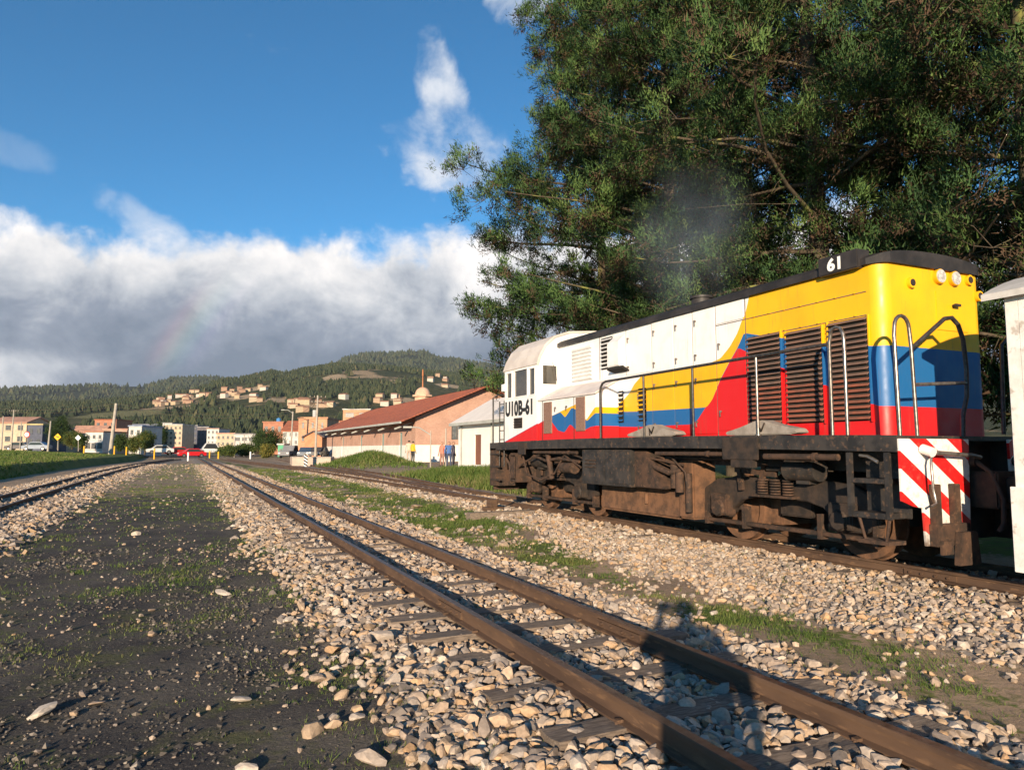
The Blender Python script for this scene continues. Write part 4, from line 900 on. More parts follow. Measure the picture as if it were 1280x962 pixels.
b_ = MB(); b_.cyl((6.72, 11.95, .98), (6.72, 12.35, .98), .1, n=16); b_.cyl((6.72, 11.9, .98), (6.72, 11.95, .98), .11, .07, n=16); b_.build('air_reservoir', GRIME, loco)
b_ = MB(); b_.box(6.6, 7.2, 14.25, 14.62, .62, 1.25); b_.box(6.58, 6.62, 14.3, 14.55, .68, 1.2); b_.build('sand_box', GRIME, loco, .02)
b_ = MB(); b_.cyl((6.78, 8.62, .42), (6.78, 8.62, .98), .05, n=10); b_.cyl((6.72, 8.75, .7), (6.72, 8.75, 1.0), .065, n=12); b_.build('sand_pipe', GRIME, loco)
b_ = MB(); b_.box(6.86, 7.3, 8.62, 8.98, .30, 1.16); b_.build('sand_box', GRIME2, loco, .03)
# bogies --------------------------------------------------------------------------
def lathe_x(mb, x0, prof, cy, cz, n=28):
    """profile [(x offset, radius)] turned about an axle parallel to x"""
    vs = [(x0 + o, cy + r * math.cos(2 * math.pi * k / n), cz + r * math.sin(2 * math.pi * k / n)) for o, r in prof for k in range(n)]
    mb.add(vs, [(i * n + k, i * n + (k + 1) % n, (i + 1) * n + (k + 1) % n, (i + 1) * n + k) for i in range(len(prof) - 1) for k in range(n)], False); return mb
WR = .455
def bogie(c, flip):
    root = empty('bogie', (0, 0, 0)) if False else None
    sfs = []
    b_ = MB(); b_.box(7.36, 8.48, c - .28, c + .28, .45, 1.02); b_.box(7.6, 8.24, c - 1.3, c + 1.3, .42, .78); bo = b_.build('bogie', DARKI, loco, .02)
    for s in (1, -1):
        X0 = LX - s * .80
        out = [(-1.5, .42), (-1.46, .72), (-1.18, .86), (-.8, .90), (.8, .90), (1.18, .86), (1.46, .72), (1.5, .42), (1.3, .33), (.93, .33), (.86, .46), (.70, .58), (.45, .64), (-.45, .64), (-.70, .58), (-.86, .46), (-.93, .33), (-1.3, .33)]
        b_ = MB(); b_.prism([(c + y, z + LR) for y, z in out], 'x', X0 - .05, X0 + .05); sf = b_.build('side_frame', DARKI if s > 0 else DARKI, bo, .012)
        for k in (-1, 1):
            y = c + k * 1.04
            b_ = MB(); b_.box(X0 - .16, X0 + .02, y - .17, y + .17, .36 + LR, .66 + LR); b_.cyl((X0 - s * .20, y, .46 + LR), (X0 - s * .1, y, .46 + LR), .13, n=8); b_.build('axle_box', GRIME if k > 0 else DARKI, sf, .02)
            b_ = MB(); b_.box(X0 - .06, X0 + .06, y - .42, y - .36, .2 + LR, .5 + LR); b_.box(X0 - .06, X0 + .06, y + .36, y + .42, .2 + LR, .5 + LR); b_.build('brake_hanger', GRIME, sf)
        b_ = MB()
        for k in (-.22, 0, .22):
            for j in range(6): b_.cyl((X0 - .1, c + k, .70 + LR + j * .035), (X0 - .1, c + k, .718 + LR + j * .035), .075, n=12)
        b_.box(X0 - .19, X0 - .02, c - .36, c + .36, .66 + LR, .69 + LR); b_.build('spring_nest', GRIME, sf)
        b_ = MB(); q = c - .55 if not flip else c + .55
        b_.cyl((X0 - s * .16, q - .24, 1.03 + LR), (X0 - s * .16, q + .24, 1.03 + LR), .135, n=20); b_.cyl((X0 - s * .16, q + .24, 1.03 + LR), (X0 - s * .16, q + .30, 1.03 + LR), .14, .1, n=20); b_.cyl((X0 - s * .16, q + .3, 1.03 + LR), (X0 - s * .16, q + .62, 1.03 + LR), .03, n=8); b_.box(X0 - .2, X0 + .02, q - .1, q + .1, .86 + LR, .93 + LR); b_.build('brake_cylinder', BLACK, sf)
        b_ = MB(); b_.obox((X0 - s * .1, c + .35 * (1 if not flip else -1), .98 + LR), (.06, .75, .07), rx=.06); b_.obox((X0 - s * .12, c + .2, .93 + LR), (.05, .07, .32), rx=.3); b_.obox((X0 - s * .12, c + .62, .9 + LR), (.05, .07, .35), rx=-.1); b_.build('brake_rigging', GRIME, sf)
        b_ = MB(); b_.box(X0 - .05, X0 + .05, c - 1.5, c + 1.5, .24 + LR, .29 + LR); b_.build('brake_beam', GRIME, sf, .01)
    for k in (-1, 1):
        y = c + k * 1.04
        b_ = MB(); b_.cyl((LX - .62, y, WR + LR), (LX + .62, y, WR + LR), .07, n=12); ax = b_.build('axle', DARKI, bo)
        for s in (1, -1):
            x = LX - s * .4725
            b_ = MB(); lathe_x(b_, x, [(-s * .075, .06), (-s * .075, .13), (-s * .02, .16), (-s * .02, .33), (-s * .065, .37), (-s * .065, WR), (s * .05, WR + .006), (s * .055, WR + .028), (s * .075, WR + .024), (s * .075, .06)], y, WR + LR, 36); b_.build('wheel', GRIME2, bo)
        b_ = MB(); b_.cyl((LX - .3, y - k * .42, .55), (LX + .3, y - k * .42, .55), .27, n=18); b_.box(7.5, 8.34, y - k * .42 - .24, y - k * .42 + .24, .3, .82); b_.build('traction_motor', GRIME2, bo, .02)
bogie(7.16, False); bogie(13.24, True)

# rerailing wedges lying on the walkway edge
WEDGE = mat('grey_wedge', (.34, .30, .26), (.24, .21, .18), 9., .8, .004, 50.)
for y0, y1, lab in ((8.66, 9.95, 'grey rerailing wedge on the walkway under the blue stripe'), (6.35, 7.60, 'grey rerailing wedge on the walkway below the first radiator louvre')):
    w = y1 - y0; zb = DECK + camber(y0 + w / 2) + .005; r = empty('rerailing_wedge', (6.68, y0 + w / 2, zb), lab, 'rerailer', 'rerailing wedges on the locomotive walkway')
    b_ = MB(); b_.prism([(y0, zb + .02), (y0 + .05, zb + .07), (y0 + .30 * w, zb + .13), (y0 + .46 * w, zb + .185), (y0 + .56 * w, zb + .18), (y0 + .8 * w, zb + .10), (y1, zb + .05), (y1, zb + .012), (y1 - .2, zb), (y0 + .12, zb)], 'x', 6.60, 6.80); b_.build('wedge', WEDGE, r, .012)
    b_ = MB(); b_.tube([(6.595, y0 + .42 * w, zb + .15), (6.585, y0 + .46 * w, zb + .05), (6.6, y0 + .52 * w, zb + .13), (6.59, y0 + .5 * w, zb + .02)], .012, 6); b_.build('chain', DARKI, r)

# exhaust smoke above the hood
def smoke():
    m = bpy.data.materials.new('exhaust_smoke'); m.use_nodes = True; m.node_tree.nodes.clear(); N = NT(m.node_tree)
    out = N.n('ShaderNodeOutputMaterial'); v = N.n('ShaderNodeVolumePrincipled'); N.nt.links.new(v.outputs[0], out.inputs['Volume'])
    v.inputs['Color'].default_value = (.70, .86, 1., 1)
    tc_ = N.n('ShaderNodeTexCoord').outputs['Object']; d = N.vmath('LENGTH', tc_, None, 1)
    N.put(v.inputs['Density'], N.math('MULTIPLY', N.smooth(d, 1., .15), N.math('MULTIPLY', N.smooth(N.noise(tc_, 1.7, 3.), .35, .7), .24)))
    return m
bm = bmesh.new(); bmesh.ops.create_icosphere(bm, subdivisions=3, radius=1.); me = bpy.data.meshes.new('smoke'); bm.to_mesh(me); bm.free(); me.materials.append(smoke())
o = link_mesh('smoke', me, None, (8.3, 10.4, 5.2)); o.scale = (1.3, 1.5, 1.9); tag(o, 'thin bluish exhaust smoke drifting up behind the hood roof', 'smoke', kind='stuff')

# ================================================================== WHITE COACH
CW = mat('coach_white', (.80, .79, .76), (.68, .66, .62), 5., .6, .003, 30., c3=(.5, .45, .4), s3=9.)
CWI = mat('coach_inside', (.05, .045, .04), (.09, .08, .07), 4., .8)
coach = empty('passenger_coach', (LX, 1., LR), 'white passenger coach standing at the locomotive nose, cut by the right edge', 'coach')
b_ = MB(); b_.box(6.82, 9.02, -7.2, 4.02, .98, 1.1); fl = b_.build('floor', CW, coach)
for x in (6.80, 8.94): b_ = MB(); b_.box(x, x + .10, 3.93, 4.05, .26, 2.76); b_.build('corner_post', CW, coach, .006)
for x in (6.77, 9.0): b_ = MB(); b_.box(x, x + .028, -7.2, 4.08, .25, 1.0); b_.build('side_skirt', CW, coach, .004)
for s in (0, 1):
    b_ = MB(); x = 6.80 if s == 0 else 8.98; wall_with_holes(b_, x, 'x', -7.2, 3.93, 1.1, 2.78, [(y, y + .75, 1.75, 2.5) for y in np.arange(-6.8, 2.0, 1.05)], .06); sw_ = b_.build('side_wall', CW, coach)
    for y in np.arange(-6.8, 2.0, 1.05): b_ = MB(); b_.box(x + .025, x + .035, y, y + .75, 1.75, 2.5); b_.build('window', GLASS, sw_)
b_ = MB(); wall_with_holes(b_, 3.95, 'y', 6.90, 8.94, 1.1, 2.78, [(7.5, 8.3, 1.1, 2.6)], .05); b_.build('end_wall', CW, coach)
b_ = MB(); b_.box(7.52, 8.28, 3.96, 3.985, 1.1, 2.59); b_.build('end_door', CWI, coach)
b_ = MB(); K = 14; vs = []
for y in (-7.4, 4.2):
    for i in range(K + 1):
        u = -1 + 2 * i / K; vs.append((LX + 1.21 * u, y, 2.76 + .30 * (1 - u * u)))
    for i in range(K + 1):
        u = 1 - 2 * i / K; vs.append((LX + 1.21 * u, y, 2.70 + .30 * (1 - u * u)))
n = 2 * K + 2; b_.add(vs, [(i, (i + 1) % n, n + (i + 1) % n, n + i) for i in range(n)] + [tuple(range(n)), tuple(range(n, 2 * n))]); b_.build('roof', mat('coach_roof_grey', (.60, .58, .55), (.48, .46, .43), 5., .6), coach)
b_ = MB(); b_.prism([(6.95, 2.78), (LX, 3.0), (8.9, 2.78)], 'y', 3.96, 4.0); b_.build('end_gable', CW, coach)
b_ = MB(); b_.box(7.75, 8.1, 3.9, 4.35, .74, 1.0); b_.build('coupler', DARKI, coach, .02)
b_ = MB(); b_.box(6.84, 9.0, 4.02, 4.06, .3, .96); b_.build('buffer_beam', CWI, coach)
for y in (2.3, .6, -4.6, -6.2):
    for s in (1, -1):
        x = LX - s * .4725; b_ = MB(); lathe_x(b_, x, [(-s * .065, .05), (-s * .065, .38), (s * .05, .385), (s * .07, .41), (s * .07, .05)], y, .38 + LR, 24); b_.build('wheel', GRIME2, coach)

# ================================================================== TREES
BARK = mat('conifer_bark', (.060, .045, .032), (.105, .082, .055), 5., .95, .02, 14., stretch=(1, 1, .25), c3=(.19, .20, .055), s3=1.6)
LEAF = attr_mat('conifer_needles', [(0., (.015, .038, .016)), (.30, (.036, .082, .026)), (.58, (.072, .138, .036)), (.76, (.130, .195, .050)), (.80, (.075, .058, .034)), (.92, (.095, .055, .034)), (1., (.13, .08, .05))], rough=.75, trans=.14, namt=0.)
def conifer(x, y, H, prof, label, seed, nb=70, pads=14, low=.12, blade=40, tufts=13, fine=1., lean=(0, 0), brown=.05, wide=1.):
    """tapered trunk and limbs; each limb carries flat pads of upturned needle tufts, dead brown twigs hang below"""
    g = np.random.default_rng(seed); t = empty('conifer_tree', (x, y, float(hg(x, y))), label, 'tree', 'tall conifers behind the locomotive'); z0_ = t.location.z
    tp = [Vector((x + lean[0] * f + .25 * math.sin(5 * f + seed), y + lean[1] * f + .2 * math.cos(4 * f + seed), z0_ - .2 + H * f)) for f in np.linspace(0, .98, 12)]
    b_ = MB(); b_.tube(tp, .3, 9, [max(.025, .0105 * H * (1 - f) ** .85 + .02) for f in np.linspace(0, .98, 12)]); b_.build('trunk', BARK, t, fix=False)
    lb = MB(); C, Dr, Br, Sz, Nr, Bt = [], [], [], [], [], []; UP = Vector((0, 0, 1))
    for i in range(nb):
        f = min(low + (1 - low) * ((i + g.random()) / nb) ** 1.05, .985); az = i * 2.39996 + g.normal(0, .5)
        k = f * 11 / .98; j = min(int(k), 10); base = tp[j].lerp(tp[j + 1], min(1, k - j))
        R_ = float(np.interp(f, [p[0] for p in prof], [p[1] for p in prof])) * g.choice([1., .86, .66, .45], p=[.40, .28, .2, .12]) * g.uniform(.9, 1.1)
        out = Vector((math.cos(az), math.sin(az), 0)); side = out.cross(UP); rise = g.uniform(.12, .58) if f < .75 else g.uniform(.3, 1.); droop = g.uniform(.1, .5) * (1 - f * .5); pts = []
        for q in np.linspace(0, 1, 6): pts.append(base + out * (R_ * q) + Vector((0, 0, R_ * (rise * q - droop * q * q + .16 * q ** 4))) + side * (R_ * .14 * math.sin(q * 3 + i)))
        rb_ = max(.014, .012 * R_ * (1.1 - f * .6)) * (1. if g.random() < .85 else 1.4); lb.tube(pts, rb_, 5, [rb_ * (1 - .85 * q) + .006 for q in np.linspace(0, 1, 6)])
        for _ in range(3):                                           # bare dead side twigs
            q = g.uniform(.15, .6); j = min(int(q * 5), 4); p = pts[j].lerp(pts[j + 1], q * 5 - j); d = (out * g.uniform(.2, 1) + side * g.normal(0, .8) + UP * g.normal(-.1, .5)) * g.uniform(.5, 1.3); lb.tube([p, p + d * .5 + UP * .06, p + d], .012, 3, [.014, .009, .004])
        for bi in range(3):
            bough = max(.6, R_ * g.uniform(.17, .27)) * wide; bt = g.normal(0, .13); qb = g.uniform(.85, 1.) if bi == 0 else (g.uniform(.55, .8) if bi == 1 else g.uniform(.28, .55)); j = min(int(qb * 5), 4); bc = pts[j].lerp(pts[j + 1], min(1., qb * 5 - j))
            bc = bc + side * ((g.normal(0, .08) if bi == 0 else g.choice([-1, 1]) * g.uniform(.08, .28)) * R_) + UP * g.normal(0, .25); npad = max(4, int(pads * (bough / 1.1) ** 1.5))
            for c in range(npad):                                        # one bough: a mass of pads, fuller on its upper side
                u = Vector((g.normal(), g.normal(), g.normal())).normalized() * g.uniform(.35, 1.0); pc = bc + out * (u.x * bough * 1.05) + side * (u.y * bough * .95) + UP * (u.z * bough * .52 - .10 * bough * (u.x * u.x + u.y * u.y))
                ps = g.uniform(.42, .70) * (.75 + .2 * bough); lb.tube([bc - UP * .1, bc.lerp(pc, .55) + UP * g.normal(0, .06), pc], .012, 3, [.013, .009, .004])
                ax = (out * (.5 + .7 * u.x) + side * u.y * .9 + UP * .1).normalized(); sx = ax.cross(UP).normalized(); low_ = u.z < -.35
                for _ in range(tufts):
                    a, b, h = g.normal(0, .36), g.normal(0, .32), g.normal(0, .16); under = h < -.20 or (low_ and g.random() < .55)
                    pos = pc + ax * (a * ps) + sx * (b * ps) + UP * (h * ps - (.30 * g.random() if under else 0)); d = ax * (.35 + .6 * max(a, -.3)) + sx * (b * .8) + UP * (g.uniform(.35, 1.1) if not under else -g.uniform(.1, .9))
                    C.append(pos); Dr.append(d.normalized()); Br.append(g.random() < (.75 if under else brown)); Sz.append(g.uniform(.75, 1.25)); Bt.append(bt); Nr.append((pos - bc).normalized() * .55 + (pos - pc).normalized() * .75 + d.normalized() * .45)
        if True:                                                     # sparse inner sprays near the trunk, mostly dead
            for _ in range(15):
                q = g.uniform(.04, .6); j = min(int(q * 5), 4); pos = pts[j].lerp(pts[j + 1], q * 5 - j) + side * g.normal(0, .3) + UP * g.normal(0, .25); C.append(pos); Dr.append((out * g.uniform(0, 1) + side * g.normal(0, .6) + UP * g.normal(-.2, .6)).normalized()); Br.append(g.random() < .55); Sz.append(g.uniform(.8, 1.3)); Nr.append(Dr[-1]); Bt.append(0.)
    lb.build('limbs', BARK, t, fix=False)
    C = np.array([c[:] for c in C]); Dr = np.array([d[:] for d in Dr]); Br = np.array(Br); cs = np.array(Sz); n = len(C); N_ = n * blade; ci = np.repeat(np.arange(n), blade)
    d = Dr[ci] + g.normal(0, .50, (N_, 3)); d /= np.linalg.norm(d, axis=1)[:, None]
    o = C[ci] + Dr[ci] * (g.uniform(-.16, .18, N_) * cs[ci])[:, None] + g.normal(0, .085, (N_, 3)) * cs[ci][:, None]
    L = g.uniform(.09, .20, N_) * cs[ci] * fine; w = g.uniform(.013, .022, N_) * fine
    s_ = np.cross(d, g.normal(size=(N_, 3))); s_ /= np.linalg.norm(s_, axis=1)[:, None] + 1e-9
    nv = np.array([q[:] for q in Nr])[ci] + d * .35 + g.normal(0, .16, (N_, 3)); nv /= np.linalg.norm(nv, axis=1)[:, None] + 1e-9
    a_, b2_, c_ = o - s_ * w[:, None], o + s_ * w[:, None], o + d * L[:, None]; flip = np.einsum('ij,ij->i', np.cross(b2_ - a_, c_ - a_), nv) < 0   # needles turned to the side their spray faces
    a_[flip], b2_[flip] = b2_[flip].copy(), a_[flip].copy(); V = np.stack([a_, b2_, c_], 1).reshape(-1, 3) - np.array(t.location)
    cl = np.clip(g.normal(.46, .11, n) + np.array(Bt), .02, .76); sh = np.where(Br[ci] > 0, g.uniform(.79, 1., N_), np.clip(cl[ci] + g.normal(0, .09, N_), 0, .77))
    co = np_mesh('crown', V, np.arange(3 * N_).reshape(-1, 3), LEAF, sh, t); print('TREE', n, N_)
    co.data.shade_smooth(); co.data.normals_split_custom_set_from_vertices(np.repeat(nv, 3, 0).tolist())
PA = [(0, 6.0), (.15, 6.4), (.35, 6.4), (.55, 6.2), (.72, 5.0), (.86, 3.0), (1., .4)]
PB = [(0, 5.2), (.2, 5.6), (.5, 5.4), (.8, 4.4), (1., 1.2)]
conifer(17.3, 28.2, 24.5, PA, 'leftmost tall conifer, its ragged crown edge against the sky', 1, 116, 6, .05, 22, 9, 1.05)
conifer(15.4, 20.2, 25, PB, 'tall conifer rising behind the white middle of the hood', 2, 94, 6, .15, 29, 9, .9)
conifer(15.0, 13.4, 26, PB, 'tall conifer rising behind the number board', 3, 84, 6, .14, 37, 9, .76, brown=.08)
conifer(15.6, 8.4, 26, PB, 'conifer behind the yellow nose and the white coach', 4, 72, 6, .12, 34, 9, .78, brown=.16)
conifer(21.5, 24., 27, PB, 'conifer of the back row seen between the two left crowns', 5, 62, 6, .06, 11, 9, 1.75)
conifer(21.5, 16.2, 27, PB, 'conifer of the back row in deep shade behind the hood centre', 6, 62, 6, .05, 11, 9, 1.75)
conifer(21., 10., 27, PB, 'conifer of the back row near the top right corner', 7, 62, 6, .05, 11, 9, 1.75, brown=.12)
conifer(17.5, 3.8, 25, PB, 'conifer cut off by the right edge of the picture', 8, 40, 6, .1, 12, 9, 1.3)

# ================================================================== BUILDINGS
def wallmat(name, c, v=.8, rough=.9): return mat(name, c, tuple(k * v for k in c), 1.2, rough, .004, 20.)
TILE = mat('roof_tile_red', (.38, .115, .065), (.26, .085, .055), 1.3, .85, .01, 9., c3=(.42, .17, .09), s3=6.)
def brick_mat(name, c1, c2, mortar):
    m = bpy.data.materials.new(name); m.use_nodes = True; m.node_tree.nodes.clear(); N = NT(m.node_tree)
    out = N.n('ShaderNodeOutputMaterial'); b = N.n('ShaderNodeBsdfPrincipled'); N.nt.links.new(b.outputs[0], out.inputs[0])
    pos = N.n('ShaderNodeNewGeometry').outputs['Position']; s = N.n('ShaderNodeSeparateXYZ'); N.put(s.inputs[0], pos)
    cb = N.n('ShaderNodeCombineXYZ'); N.put(cb.inputs[0], N.math('ADD', s.outputs[0], s.outputs[1])); N.put(cb.inputs[1], s.outputs[2])
    br = N.n('ShaderNodeTexBrick'); N.put(br.inputs['Vector'], cb.outputs[0]); br.inputs['Scale'].default_value = 3.2
    for k, c in (('Color1', c1), ('Color2', c2), ('Mortar', mortar)): br.inputs[k].default_value = (*c, 1)
    c = N.mix(.45, br.outputs[0], N.ramp(N.noise(pos, .9, 5.), [(.3, (.45, .42, .40)), (.7, (1., 1., 1.))]), 'MULTIPLY'); N.put(b.inputs['Base Color'], c); b.inputs['Roughness'].default_value = .95
    return m
BRICK = brick_mat('warehouse_brick', (.54, .31, .225), (.46, .25, .18), (.52, .41, .34))
# brick warehouse with red tile roof -------------------------------------------------
WX, WY0, WY1, RX = 18.8, 62., 105., 25.4
wh = empty('warehouse', (WX, WY0, .15), 'long brick warehouse with white plinth and red tiled roof', 'warehouse')
b_ = MB(); doors = [(66.2, 67.2, .1, 2.9), (73.0, 74.0, .1, 2.9), (83, 84, .1, 2.9), (93.5, 94.5, .1, 2.9)]
wall_with_holes(b_, WX, 'x', WY0 + .3, WY1, 1.7, 4.15, [(a, b, 1.7, 2.9) for a, b, _, _ in doors], .3)
b_.prism([(WX, 1.7), (WX, 4.15), (RX, 6.95), (2 * RX - WX, 4.15), (2 * RX - WX, 1.7)], 'y', WY0, WY0 + .3); b_.box(2 * RX - WX - .3, 2 * RX - WX, WY0 + .3, WY1, .0, 4.1); b_.prism([(WX, 0), (WX, 4.15), (RX, 6.95), (2 * RX - WX, 4.15), (2 * RX - WX, 0)], 'y', WY1, WY1 + .3)
b_.build('brick_wall', BRICK, wh)
b_ = MB(); wall_with_holes(b_, WX - .04, 'x', WY0 - .04, WY1, -.2, 1.7, [(a, b, -.2, 1.7) for a, b, _, _ in doors], .3); b_.box(WX + .26, 2 * RX - WX, WY0 - .04, WY0 + .26, -.2, 1.7); b_.build('white_plinth', wallmat('limewash', (.74, .72, .67), .9), wh)
for a, b, z0_, z1 in doors: b_ = MB(); b_.box(WX + .1, WX + .16, a, b, z0_, z1); b_.build('door', wallmat('door_green', (.22, .32, .30)), wh)
nrow = 26
for s in (-1, 1):
    b_ = MB()
    for k in range(nrow):
        a, b2 = k / nrow, (k + 1) / nrow + .006; xe = WX - 1.6; ze = 3.75
        x0, x1 = xe + (RX - xe) * a, xe + (RX - xe) * b2; z0_, z1 = ze + (7.15 - ze) * a + .05, ze + (7.15 - ze) * b2 + .0
        if s > 0: x0, x1 = 2 * RX - x0, 2 * RX - x1
        b_.add([(x0, WY0 - 1., z0_), (x1, WY0 - 1., z1), (x1, WY1 + .6, z1), (x0, WY1 + .6, z0_), (x0, WY0 - 1., z0_ - .1), (x1, WY0 - 1., z1 - .1), (x1, WY1 + .6, z1 - .1), (x0, WY1 + .6, z0_ - .1)], [(0, 1, 2, 3), (0, 4, 5, 1), (4, 7, 6, 5), (0, 3, 7, 4), (3, 2, 6, 7)])
    b_.build('tile_roof', TILE, wh)
EAVE = wallmat('eave_grey', (.42, .43, .40)); DKWOOD = mat('eave_wood', (.06, .045, .035), (.1, .08, .06), 3., .9)
b_ = MB(); b_.box(WX - 1.72, WX - 1.58, WY0 - 1., WY1 + .6, 3.56, 3.74); b_.build('gutter', EAVE, wh)
for y in np.arange(WY0 + 1, WY1, 6.): b_ = MB(); b_.obox((WX - .75, y, 3.45), (1.9, .14, .14), ry=-.35); b_.build('eave_bracket', EAVE, wh)
b_ = MB(); b_.obox((WX + 2.6, WY0 - .08, 2.6 + 0), (.01, .01, .01)); b_.box(22.2, 24.2, WY0 - .05, WY0 - .005, 2.2, 3.6); gw = b_.build('gable_window', mat('pane_dark', (.10, .11, .11), (.2, .2, .19), 3., .3), wh)
for k in range(5): b_ = MB(); b_.box(22.2 + k * .48, 22.26 + k * .48, WY0 - .08, WY0 - .052, 2.2, 3.6); b_.build('window_bar', DKWOOD, gw)
# white lean building --------------------------------------------------------------------
wb = empty('white_building', (16.2, 40, 0.), 'small white building with pale sloping roof behind the locomotive cab', 'building')
WB = wallmat('white_plaster', (.80, .78, .75), .93); BX0, BX1, BY0, BY1 = 16.2, 21.0, 33., 43.9
b_ = MB(); wall_with_holes(b_, BX0, 'x', BY0, BY1 - .2, -.3, 3.1, [(40.0, 41.1, 1.0 - .6, 2.2)], .2); b_.prism([(BX0, -.3), (BX0, 3.1), (18.6, 4.45), (BX1, 3.1), (BX1, -.3)], 'y', BY1 - .2, BY1); b_.prism([(BX0, -.3), (BX0, 3.1), (18.6, 4.45), (BX1, 3.1), (BX1, -.3)], 'y', BY0 - .2, BY0); b_.build('wall', WB, wb)
b_ = MB(); b_.box(BX0 + .08, BX0 + .12, 40., 41.1, .4, 2.2); b_.build('brown_door', wallmat('door_brown', (.22, .09, .06)), wb)
for s in (0, 1):
    b_ = MB(); P4 = [(15.75, 3.0), (18.6, 4.62), (18.6, 4.52), (15.75, 2.86)]
    if s: P4 = [(37.2 - x, z) for x, z in P4]
    b_.prism(P4, 'y', BY0 - .5, BY1 + .35); b_.build('roof', wallmat('pale_roof', (.78, .73, .68), .92), wb)
b_ = MB(); b_.box(15.66, 15.75, BY0 - .5, BY1 + .35, 2.8, 2.98); b_.build('gutter', EAVE, wb)
b_ = MB()
for y in (35.5, 38.2, 43.2): b_.cyl((16.12, y, -.2), (16.12, y, 2.9), .05, n=6)
b_.build('drain_pipe', EAVE, wb)

# generic town house ----------------------------------------------------------------------
PANE = mat('town_window', (.06, .065, .07), (.12, .12, .12), 2., .25)
WCOL = {}
def town(name, label, px0, px1, ytop, ybase, depth, wall, roof=None, rk='flat', cols=3, rows=2, th=8., rh=None, cat='building', group=None, winfrac=.42, zb=None, shop=None):
    a = at(px0, ybase, depth); b = at(px1, ybase, depth); zt = at((px0 + px1) / 2, ytop, depth).z; zb = a.z - 3. if zb is None else zb
    w = (b - a).length; c = (a + b) / 2; c.z = zb; r = empty(name, c, label, cat, group); r.rotation_euler = (0, 0, -YAW); h = zt - zb; hv = zt - a.z
    wm = wallmat('wall_%02d' % len(WCOL), wall) if wall not in WCOL else WCOL[wall]; WCOL[wall] = wm
    def loc(mb, nm, m, par=r):
        me = bpy.data.meshes.new(nm); me.from_pydata(mb.v, [], mb.f); me.shade_flat(); bm = bmesh.new(); bm.from_mesh(me); bmesh.ops.recalc_face_normals(bm, faces=bm.faces); bm.to_mesh(me); bm.free(); me.materials.append(m); return link_mesh(nm, me, par)
    rm = mat('town_roof_%s' % (roof,), roof, tuple(k * .7 for k in roof), 1., .9) if roof else wm
    rh_ = rh if rh is not None else .28 * hv; m_ = MB()
    if rk == 'gable': m_.box(-w / 2, w / 2, 0, th, 0, h - rh_); loc(m_, 'wall', wm); q = MB(); q.prism([(-.4, h - rh_ - .1), (th / 2, h), (th + .4, h - rh_ - .1), (th + .4, h - rh_ + .1), (th / 2, h + .2), (-.4, h - rh_ + .1)], 'x', -w / 2 - .3, w / 2 + .3); loc(q, 'roof', rm); q = MB(); q.prism([(0, h - rh_), (th / 2, h - .02), (th, h - rh_)], 'x', -w / 2 + .02, w / 2 - .02); loc(q, 'gable', wm)
    elif rk == 'side': m_.prism([(-w / 2, 0), (-w / 2, h - rh_), (0, h), (w / 2, h - rh_), (w / 2, 0)], 'y', 0, th); loc(m_, 'wall', wm); q = MB(); q.prism([(-w / 2 - .4, h - rh_ - .1), (0, h + .05), (w / 2 + .4, h - rh_ - .1), (w / 2 + .4, h - rh_ + .12), (0, h + .25), (-w / 2 - .4, h - rh_ + .12)], 'y', -.3, th + .3); loc(q, 'roof', rm)
    else: m_.box(-w / 2, w / 2, 0, th, 0, h); loc(m_, 'wall', wm); q = MB(); q.box(-w / 2 - .15, w / 2 + .15, -.15, th + .15, h, h + .25); loc(q, 'roof', rm)
    top_ = h - (rh_ if rk != 'flat' else .2)
    if cols and rows:
        bz = h - hv; ch = (top_ - bz) / rows; cw = w / cols
        for i in range(cols):
            for j in range(rows):
                q = MB(); x = -w / 2 + cw * (i + .5); z = bz + ch * (j + .55); ww, wh_ = cw * winfrac, ch * .45
                if shop and j == 0: ww, wh_, z = cw * .8, ch * .75, bz + ch * .4
                q.box(x - ww / 2, x + ww / 2, -.06, .1, z - wh_ / 2, z + wh_ / 2); f = loc(q, 'window', PANE)
                q = MB(); q.box(x - ww / 2 - .08, x + ww / 2 + .08, -.12, -.0, z - wh_ / 2 - .14, z - wh_ / 2); loc(q, 'sill', wm, f)
    return r
GT = 'town buildings beyond the tracks'
CREAM = (.54, .44, .32); PINK = (.46, .31, .24); WHT = (.58, .56, .53); ORG = (.55, .30, .18); NAVY = (.10, .11, .15); GREY = (.32, .31, .31); BRK = (.42, .19, .12); TR = (.38, .13, .07); RPK = (.50, .28, .20)
town('house', 'cream house with low gable beside the left edge, behind the round sign', -14, 32, 521, 556, 150, CREAM, RPK, 'gable', 3, 2, rh=1.2, group=GT)
town('house', 'dark blue-grey house between the cream house and the small pink-roofed one', 33, 52, 531, 559, 145, NAVY, (.55, .45, .22), 'flat', 2, 2, group=GT)
town('house', 'small cream house with pink roof behind a leaning pole', 51, 68, 532, 558, 150, CREAM, RPK, 'gable', 2, 2, rh=1.8, group=GT)
town('house', 'long low house with pinkish tile roof behind the yellow diamond sign', 82, 122, 532, 559, 160, PINK, RPK, 'gable', 5, 1, rh=2.6, group=GT)
town('shop', 'small shop with bright white upper front and dark shop opening', 106, 128, 540, 561, 130, WHT, BRK, 'flat', 3, 2, group=GT, shop=1)
town('house', 'brick red upper house standing behind the leaning concrete pole', 117, 144, 525, 556, 190, BRK, TR, 'flat', 3, 3, group=GT)
town('house', 'tan house to the right of the leaning concrete pole', 128, 158, 537, 560, 140, PINK, RPK, 'flat', 3, 2, group=GT)
town('house', 'white house with blue-grey upper floor half hidden by trees', 160, 176, 533, 560, 135, WHT, (.3, .35, .45), 'flat', 2, 2, group=GT)
